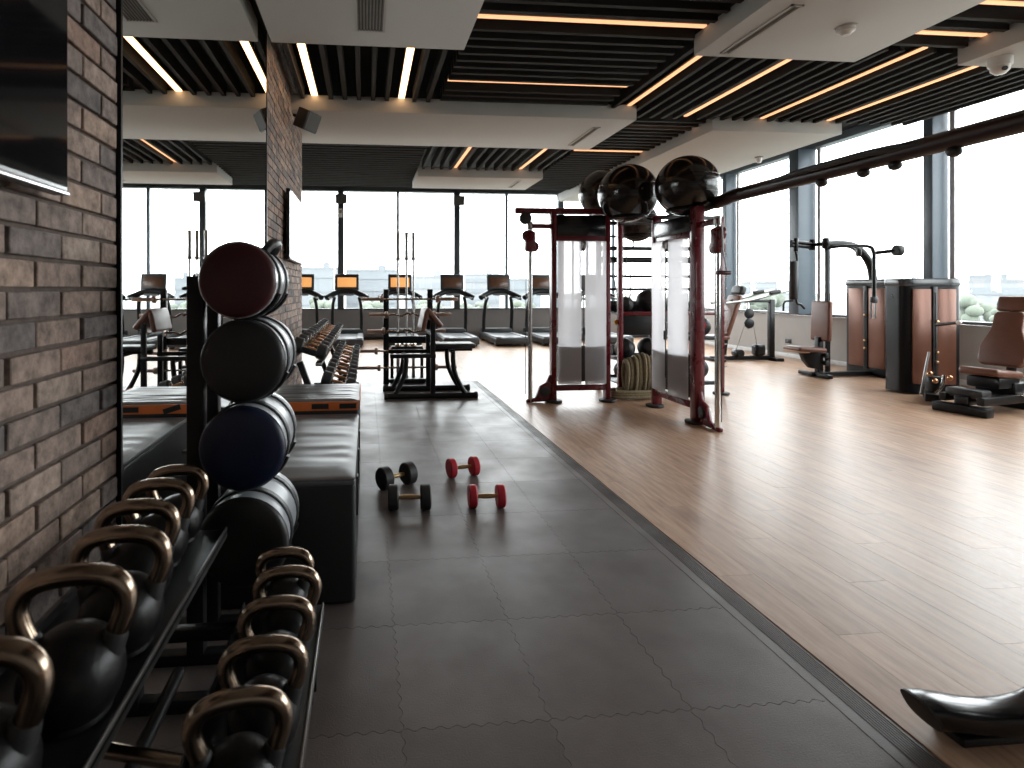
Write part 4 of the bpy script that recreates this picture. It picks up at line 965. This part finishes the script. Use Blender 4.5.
g = B().tube([(na.x - .045, na.y, 1.17), (na.x - .045, na.y, .95), (na.x + .02, na.y, .95), (na.x + .02, na.y, 1.17)], .012, 8, closed=True).go('hand_grip', 'steel', pf)
B().box((na.x, na.y, 1.21), (.09, .05, .09), bev=.012).go('grip_clamp', 'black_satin', pf)
e0, e1 = dp(874, 253, 8.2), dp(897, 250.5, 7.95)
B().tube([e0, e1], .028, 12).go('counter_arm', 'black_metal', pf)
B().cyl(e1 - Vector((.03, 0, 0)), e1 + Vector((.05, -.01, 0)), .08, n=24, bev=.012).go('counter_weight', 'rubber', pf)
e2 = dp(856, 252, 8.5); B().cyl(e2, e2 + Vector((.05, -.03, 0)), .07, n=24, bev=.012).go('counter_weight', 'rubber', pf)
B().tube([e2 + Vector((.03, 0, 0)), (7.55, YM, 2.02)], .022, 10).go('counter_arm', 'black_metal', pf)
# leg machine
lp = thing('leg_machine', (7.0, 6.1, 0), 0, 'black leg machine with tall brown leather seat by the right edge', 'exercise machine', w=True)
rz2 = math.radians(-10); nrm = Vector((math.sin(rz2), -math.cos(rz2), 0))
hc = Vector((7.27, 6.55, 0)) - nrm * .20
housing(lp, Matrix.Translation(hc) @ Matrix.Rotation(rz2, 4, 'Z'), .74, .38, 1.53)
sc_ = Vector((7.06, 5.66, 0)); rs = math.radians(-78)
MS = Matrix.Translation(sc_) @ Matrix.Rotation(rs, 4, 'Z')          # local: front is -Y
def put(b, nm, m, par=lp, M=MS): bmesh.ops.transform(b.bm, matrix=M, verts=b.bm.verts); return b.go(nm, m, par)
back = [(-.20, 0), (.20, 0), (.245, .05), (.25, .22), (.20, .34), (.165, .42), (.16, .60), (.13, .63), (-.13, .63), (-.16, .60), (-.165, .42), (-.20, .34), (-.25, .22), (-.245, .05)]
tilt = Matrix.Translation((0, .10, .48)) @ Matrix.Rotation(math.radians(90 - 18), 4, 'X')
put(B().prism([(x * .84, y) for x, y in back], .09, tilt, bev=.03, seg=3), 'back_pad', 'brown_leather')
put(B().box((0, .285, 1.19), (.27, .09, .18), (math.radians(-18), 0, 0), bev=.035, seg=3), 'head_rest', 'brown_leather')
put(B().box((0, -.12, .43), (.36, .46, .085), (math.radians(-6), 0, 0), bev=.035, seg=3), 'seat_pad', 'brown_leather')
put(B().box((0, -.08, .33), (.30, .36, .12), bev=.02), 'seat_base', 'black_metal')
put(B().bar((0, .20, .10), (0, .33, 1.15), .07, .06, .01), 'seat_post', 'black_metal')
put(B().bar((0, -.62, .15), (0, .45, .15), .13, .10, .015), 'base_beam', 'black_metal')
for yy in (-.60, .38): put(B().box((0, yy, .05), (.50, .12, .10), bev=.015), 'foot', 'black_metal')
for xx in (-.17, .17): put(B().bar((xx, -.62, .16), (xx, .44, .16), .07, .09, .012), 'side_rail', 'black_metal')
put(B().box((0, -.50, .22), (.34, .16, .10), bev=.02), 'front_carriage', 'black_satin')
put(B().box((0, .10, .26), (.36, .30, .14), bev=.02), 'seat_carriage', 'black_metal')
put(B().cyl((-.30, .30, .20), (.30, .30, .20), .022, n=12), 'cross_rod', 'chrome')
for yy in (-.02, .10): put(B().cyl((.10, yy, .22), (.52, yy + .10, .16), .02, n=12, bev=.003), 'slide_rod', 'chrome')
put(B().tube(spline([(.30, .02, .12), (.42, .0, .16), (.50, .10, .26), (.52, .26, .30)], 5), .025, 10), 'side_lever', 'black_metal')
put(B().cyl((-.26, .22, .52), (-.26, .22, .62), .022, n=12), 'side_grip', 'steel')
B().bar((7.10, 6.45, .05), (6.62, 5.98, .08), .14, .09, .01).go('link_beam', 'black_metal', lp)
a0, a1 = dp(921, 394, 6.75), dp(929, 352, 6.85); B().tube([a0, a1], .014, 8).go('lever_rod', 'steel', lp)
a0, a1, a2 = dp(935, 394, 6.6), dp(942, 386, 6.6), dp(944, 375, 6.6); B().tube(spline([a0, a1, a2], 5), .02, 10, flat=.5).go('foot_lever', 'chrome', lp)
for px, py in ((930, 374), (935, 381), (950, 378)): B().ball(dp(px, py, 6.7), .03, u=14, v=10).go('knob', 'copper', lp)
B().box(dp(933, 385, 6.78), (.12, .12, .22), bev=.02).go('linkage', 'black_metal', lp)
a0, a1 = dp(936, 325, 6.85), dp(959, 322.5, 6.55); B().tube([a0, a1], .018, 10).go('press_handle', 'black_metal', lp)
B().ball(a1, .028, u=14, v=10).go('handle_tip', 'white_plastic', lp)
# cable row bench behind the cable station
rb = thing('row_machine', (7.4, 10.0, 0), 0, 'black press bench with brown inclined pad standing by the big right column', 'exercise machine', w=True)
f0, f1 = fl(724, 358), fl(771, 360)
YQ = f1.y
B().bar((6.55, YQ, .05), (f1.x, YQ, .05), .09, .08, .01).go('base_beam', 'black_metal', rb)
B().bar((f1.x, YQ, .03), (f1.x, YQ, 1.17), .10, .09, .012).go('rear_post', 'black_metal', rb)
B().box((f1.x, YQ, .03), (.16, .5, .06), bev=.01).go('rear_foot', 'black_metal', rb)
B().box((6.62, YQ, .03), (.16, .5, .06), bev=.01).go('front_foot', 'black_metal', rb)
B().bar((6.95, YQ, 1.14), (f1.x + .05, YQ, 1.14), .07, .06, .01).go('top_beam', 'black_metal', rb)
for dy in (-.22, .22):
    B().tube([(6.70, YQ + dy, 1.10), (7.20, YQ + dy, 1.16), (7.75, YQ + dy, 1.30), (8.0, YQ + dy * .9, 1.35)], .028, 12).go('press_arm', 'steel', rb)
    B().cyl((7.55, YQ + dy - .05, 1.29), (7.75, YQ + dy - .05, 1.33), .035, n=12, bev=.004).go('hand_grip', 'rubber', rb)
M2 = Matrix.Translation((6.92, YQ, .86)) @ Matrix.Rotation(math.radians(20), 4, 'Y')
put(B().box((0, 0, 0), (.09, .36, .82), bev=.035, seg=3), 'back_pad', 'brown_leather', rb, M2)
put(B().box((.02, 0, .52), (.12, .30, .17), bev=.04, seg=3), 'head_rest', 'black_satin', rb, M2)
B().box((6.62, YQ, .45), (.42, .36, .08), bev=.03, seg=3).go('seat_pad', 'brown_leather', rb)
B().bar((6.80, YQ, .07), (6.88, YQ, .75), .08, .08, .01).go('seat_post', 'black_metal', rb)
for z in (.90, .71): B().cyl((7.30, YQ - .06, z), (7.30, YQ - .02, z), .095, n=24, bev=.01).go('pulley', 'black_metal', rb)
B().bar((7.30, YQ, .6), (7.30, YQ, 1.14), .04).go('pulley_bar', 'steel', rb)
for x0, x1 in ((7.22, 7.02), (7.38, 7.48)): B().cyl((x0, YQ - .04, .72), (x1, YQ - .04, .16), .006, n=6).go('cable', 'steel', rb)
B().box((7.52, YQ, .20), (.20, .18, .22), bev=.05, seg=3).go('lower_pulley_box', 'black_metal', rb)
B().cyl((7.10, YQ - .09, .14), (7.10, YQ + .09, .14), .08, n=20, bev=.01).go('pulley', 'black_metal', rb)
# curved machine foot at the lower right
mf = thing('machine_foot', (2.1, 1.6, 0), 0, 'glossy black curved machine foot resting on the wood at lower right corner', 'exercise machine', w=True)
yA = 1.50
b = B(); rings = []
st = [(1.680, .080, .045, .55), (1.72, .076, .047, .45), (1.77, .068, .046, .35), (1.83, .058, .044, .2), (1.90, .052, .043, .1), (1.97, .054, .044, -.1), (2.03, .066, .046, -.3), (2.10, .098, .05, -.45), (2.20, .175, .06, -.5), (2.34, .25, .06, -.5), (2.50, .33, .06, -.5)]
P3 = spline([(x, z, r) for x, z, r, k in st], 4); SL = spline([(k, 0, 0) for x, z, r, k in st], 4)
for p, k in zip(P3, SL):
    ring = []
    for q in range(24):
        a = 2 * math.pi * q / 24; cy_ = math.copysign(abs(math.cos(a)) ** .75, math.cos(a)) * p.z * 1.25; cz_ = math.copysign(abs(math.sin(a)) ** .75, math.sin(a)) * p.z
        ring.append(b.bm.verts.new((p.x - k.x * cz_, yA + .05 - (p.x - 1.65) * .06 + cy_, p.y + cz_)))
    rings.append(ring)
for r0_, r1_ in zip(rings, rings[1:]):
    for q in range(24): b.bm.faces.new((r0_[q], r0_[(q + 1) % 24], r1_[(q + 1) % 24], r1_[q]))
endp = [v.co.copy() for v in rings[0]]; b.bm.faces.new(rings[-1]); b.bm.faces.new(rings[0])
b.go('curved_arm', 'gloss_black', mf)
b = B(); va = [b.bm.verts.new(p) for p in endp]; vb = [b.bm.verts.new(p + Vector((-.008, 0, -.002))) for p in endp]
for q in range(24): b.bm.faces.new((va[q], va[(q + 1) % 24], vb[(q + 1) % 24], vb[q]))
b.bm.faces.new(vb); b.go('end_cap', 'rubber', mf)
B().box((1.86, yA + .035, .012), (.22, .09, .024), bev=.006).go('floor_pad', 'rubber', mf)
B().bar((2.48, yA - .05, 0), (2.48, yA - .05, .5), .12, .16, .02).go('upright', 'gloss_black', mf)
# ================================================================ small fittings
def grille(x0, x1, y0, y1, lab, n, axis='X'):
    t = thing('air_vent', ((x0 + x1) / 2, (y0 + y1) / 2, SZ), 0, lab, 'air vent', w=True); z = SZ - .006
    B().box(((x0 + x1) / 2, (y0 + y1) / 2, SZ - .002), (x1 - x0, y1 - y0, .003)).go('backing', 'vent_dark', t)
    for a in (0, 1):
        B().box(((x0, x1)[a], (y0 + y1) / 2, z), (.02, y1 - y0 + .02, .012)).go('frame', 'soffit_white', t)
        B().box(((x0 + x1) / 2, (y0, y1)[a], z), (x1 - x0 + .02, .02, .012)).go('frame', 'soffit_white', t)
    for k in range(n):
        f = (k + .5) / n
        if axis == 'X': B().box((x0 + f * (x1 - x0), (y0 + y1) / 2, z), ((x1 - x0) / n * .4, y1 - y0, .010), (0, .5, 0)).go('louvre', 'vent_blade', t)
        else: B().box(((x0 + x1) / 2, y0 + f * (y1 - y0), z), (x1 - x0, (y1 - y0) / n * .4, .010)).go('louvre', 'vent_blade', t)
grille(-.08, .15, 4.15, 4.78, 'square louvred air vent in the white panel at top left', 9)
grille(3.29, 3.37, 4.05, 4.92, 'long slot air vent in the white panel at top right', 2)
grille(3.08, 3.16, 7.35, 8.30, 'narrow slot air vent in the middle white panel', 2)
grille(3.05, 3.12, 11.1, 11.8, 'narrow slot air vent in the far small white panel', 2)
def on_soffit(px, py): return dp(px, py, (SZ - H) * F / (PY - py))
p = on_soffit(846, 27)
t = thing('smoke_detector', (p.x, p.y, SZ - .07), 0, 'white round smoke detector under the top right white panel', 'smoke detector')
B().lathe([(0, .0), (.03, .0), (.045, .02), (.065, .03), (.07, .07)], 24).go('body', 'white_plastic', t); B().lathe([(.072, .06), (.078, .062), (.078, .07)], 24).go('base_ring', 'soffit_white', t)
p = on_soffit(1000, 58)
t = thing('dome_camera', (p.x, p.y, SZ - .16), 0, 'white dome security camera under the white panel at upper right', 'camera')
B().lathe([(0, 0), (.04, .008), (.07, .04), (.075, .08)], 24).go('dome', 'white_plastic', t); B().lathe([(.085, .08), (.09, .09), (.09, .16)], 24).go('base', 'white_plastic', t); B().cyl((-.03, -.06, .04), (-.035, -.075, .035), .02, n=14).go('lens', 'black_satin', t)
p = on_soffit(759, 157)
t = thing('ceiling_sensor', (p.x, p.y, SZ - .10), 0, 'small white ceiling sensor under the far right white panel', 'sensor')
B().lathe([(0, 0), (.03, .004), (.045, .04), (.05, .10)], 20).go('body', 'white_plastic', t); B().lathe([(.06, .085), (.065, .10)], 20).go('base_ring', 'vent_blade', t)
p = dp(788, 341, 1); k = (WX - .01) / p.x; zc = k
q = dp(788, 341, k)
t = thing('wall_socket', (WX - .006, q.y, q.z - .04), 0, 'black wall socket low on the right parapet wall', 'socket', w=True)
B().box((WX - .006, q.y, q.z), (.012, .16, .09), bev=.004).go('plate', 'black_satin', t); B().box((WX - .014, q.y, q.z), (.006, .06, .05), bev=.002).go('outlet', 'bezel', t)
q = dp(340, 213, 15.1)
t = thing('notice_card', (-.68, WY - .075, q.z - .12), 0, 'small white notice card on the left thick mullion', 'sign', w=True)
B().box((-.68, WY - .075, q.z), (.10, .006, .24)).go('card', 'white_plastic', t); B().box((-.68, WY - .079, q.z + .04), (.07, .003, .08)).go('printed_block', 'vent_blade', t)

for o in bpy.data.objects:
    if '_w' in o: del o['_w']
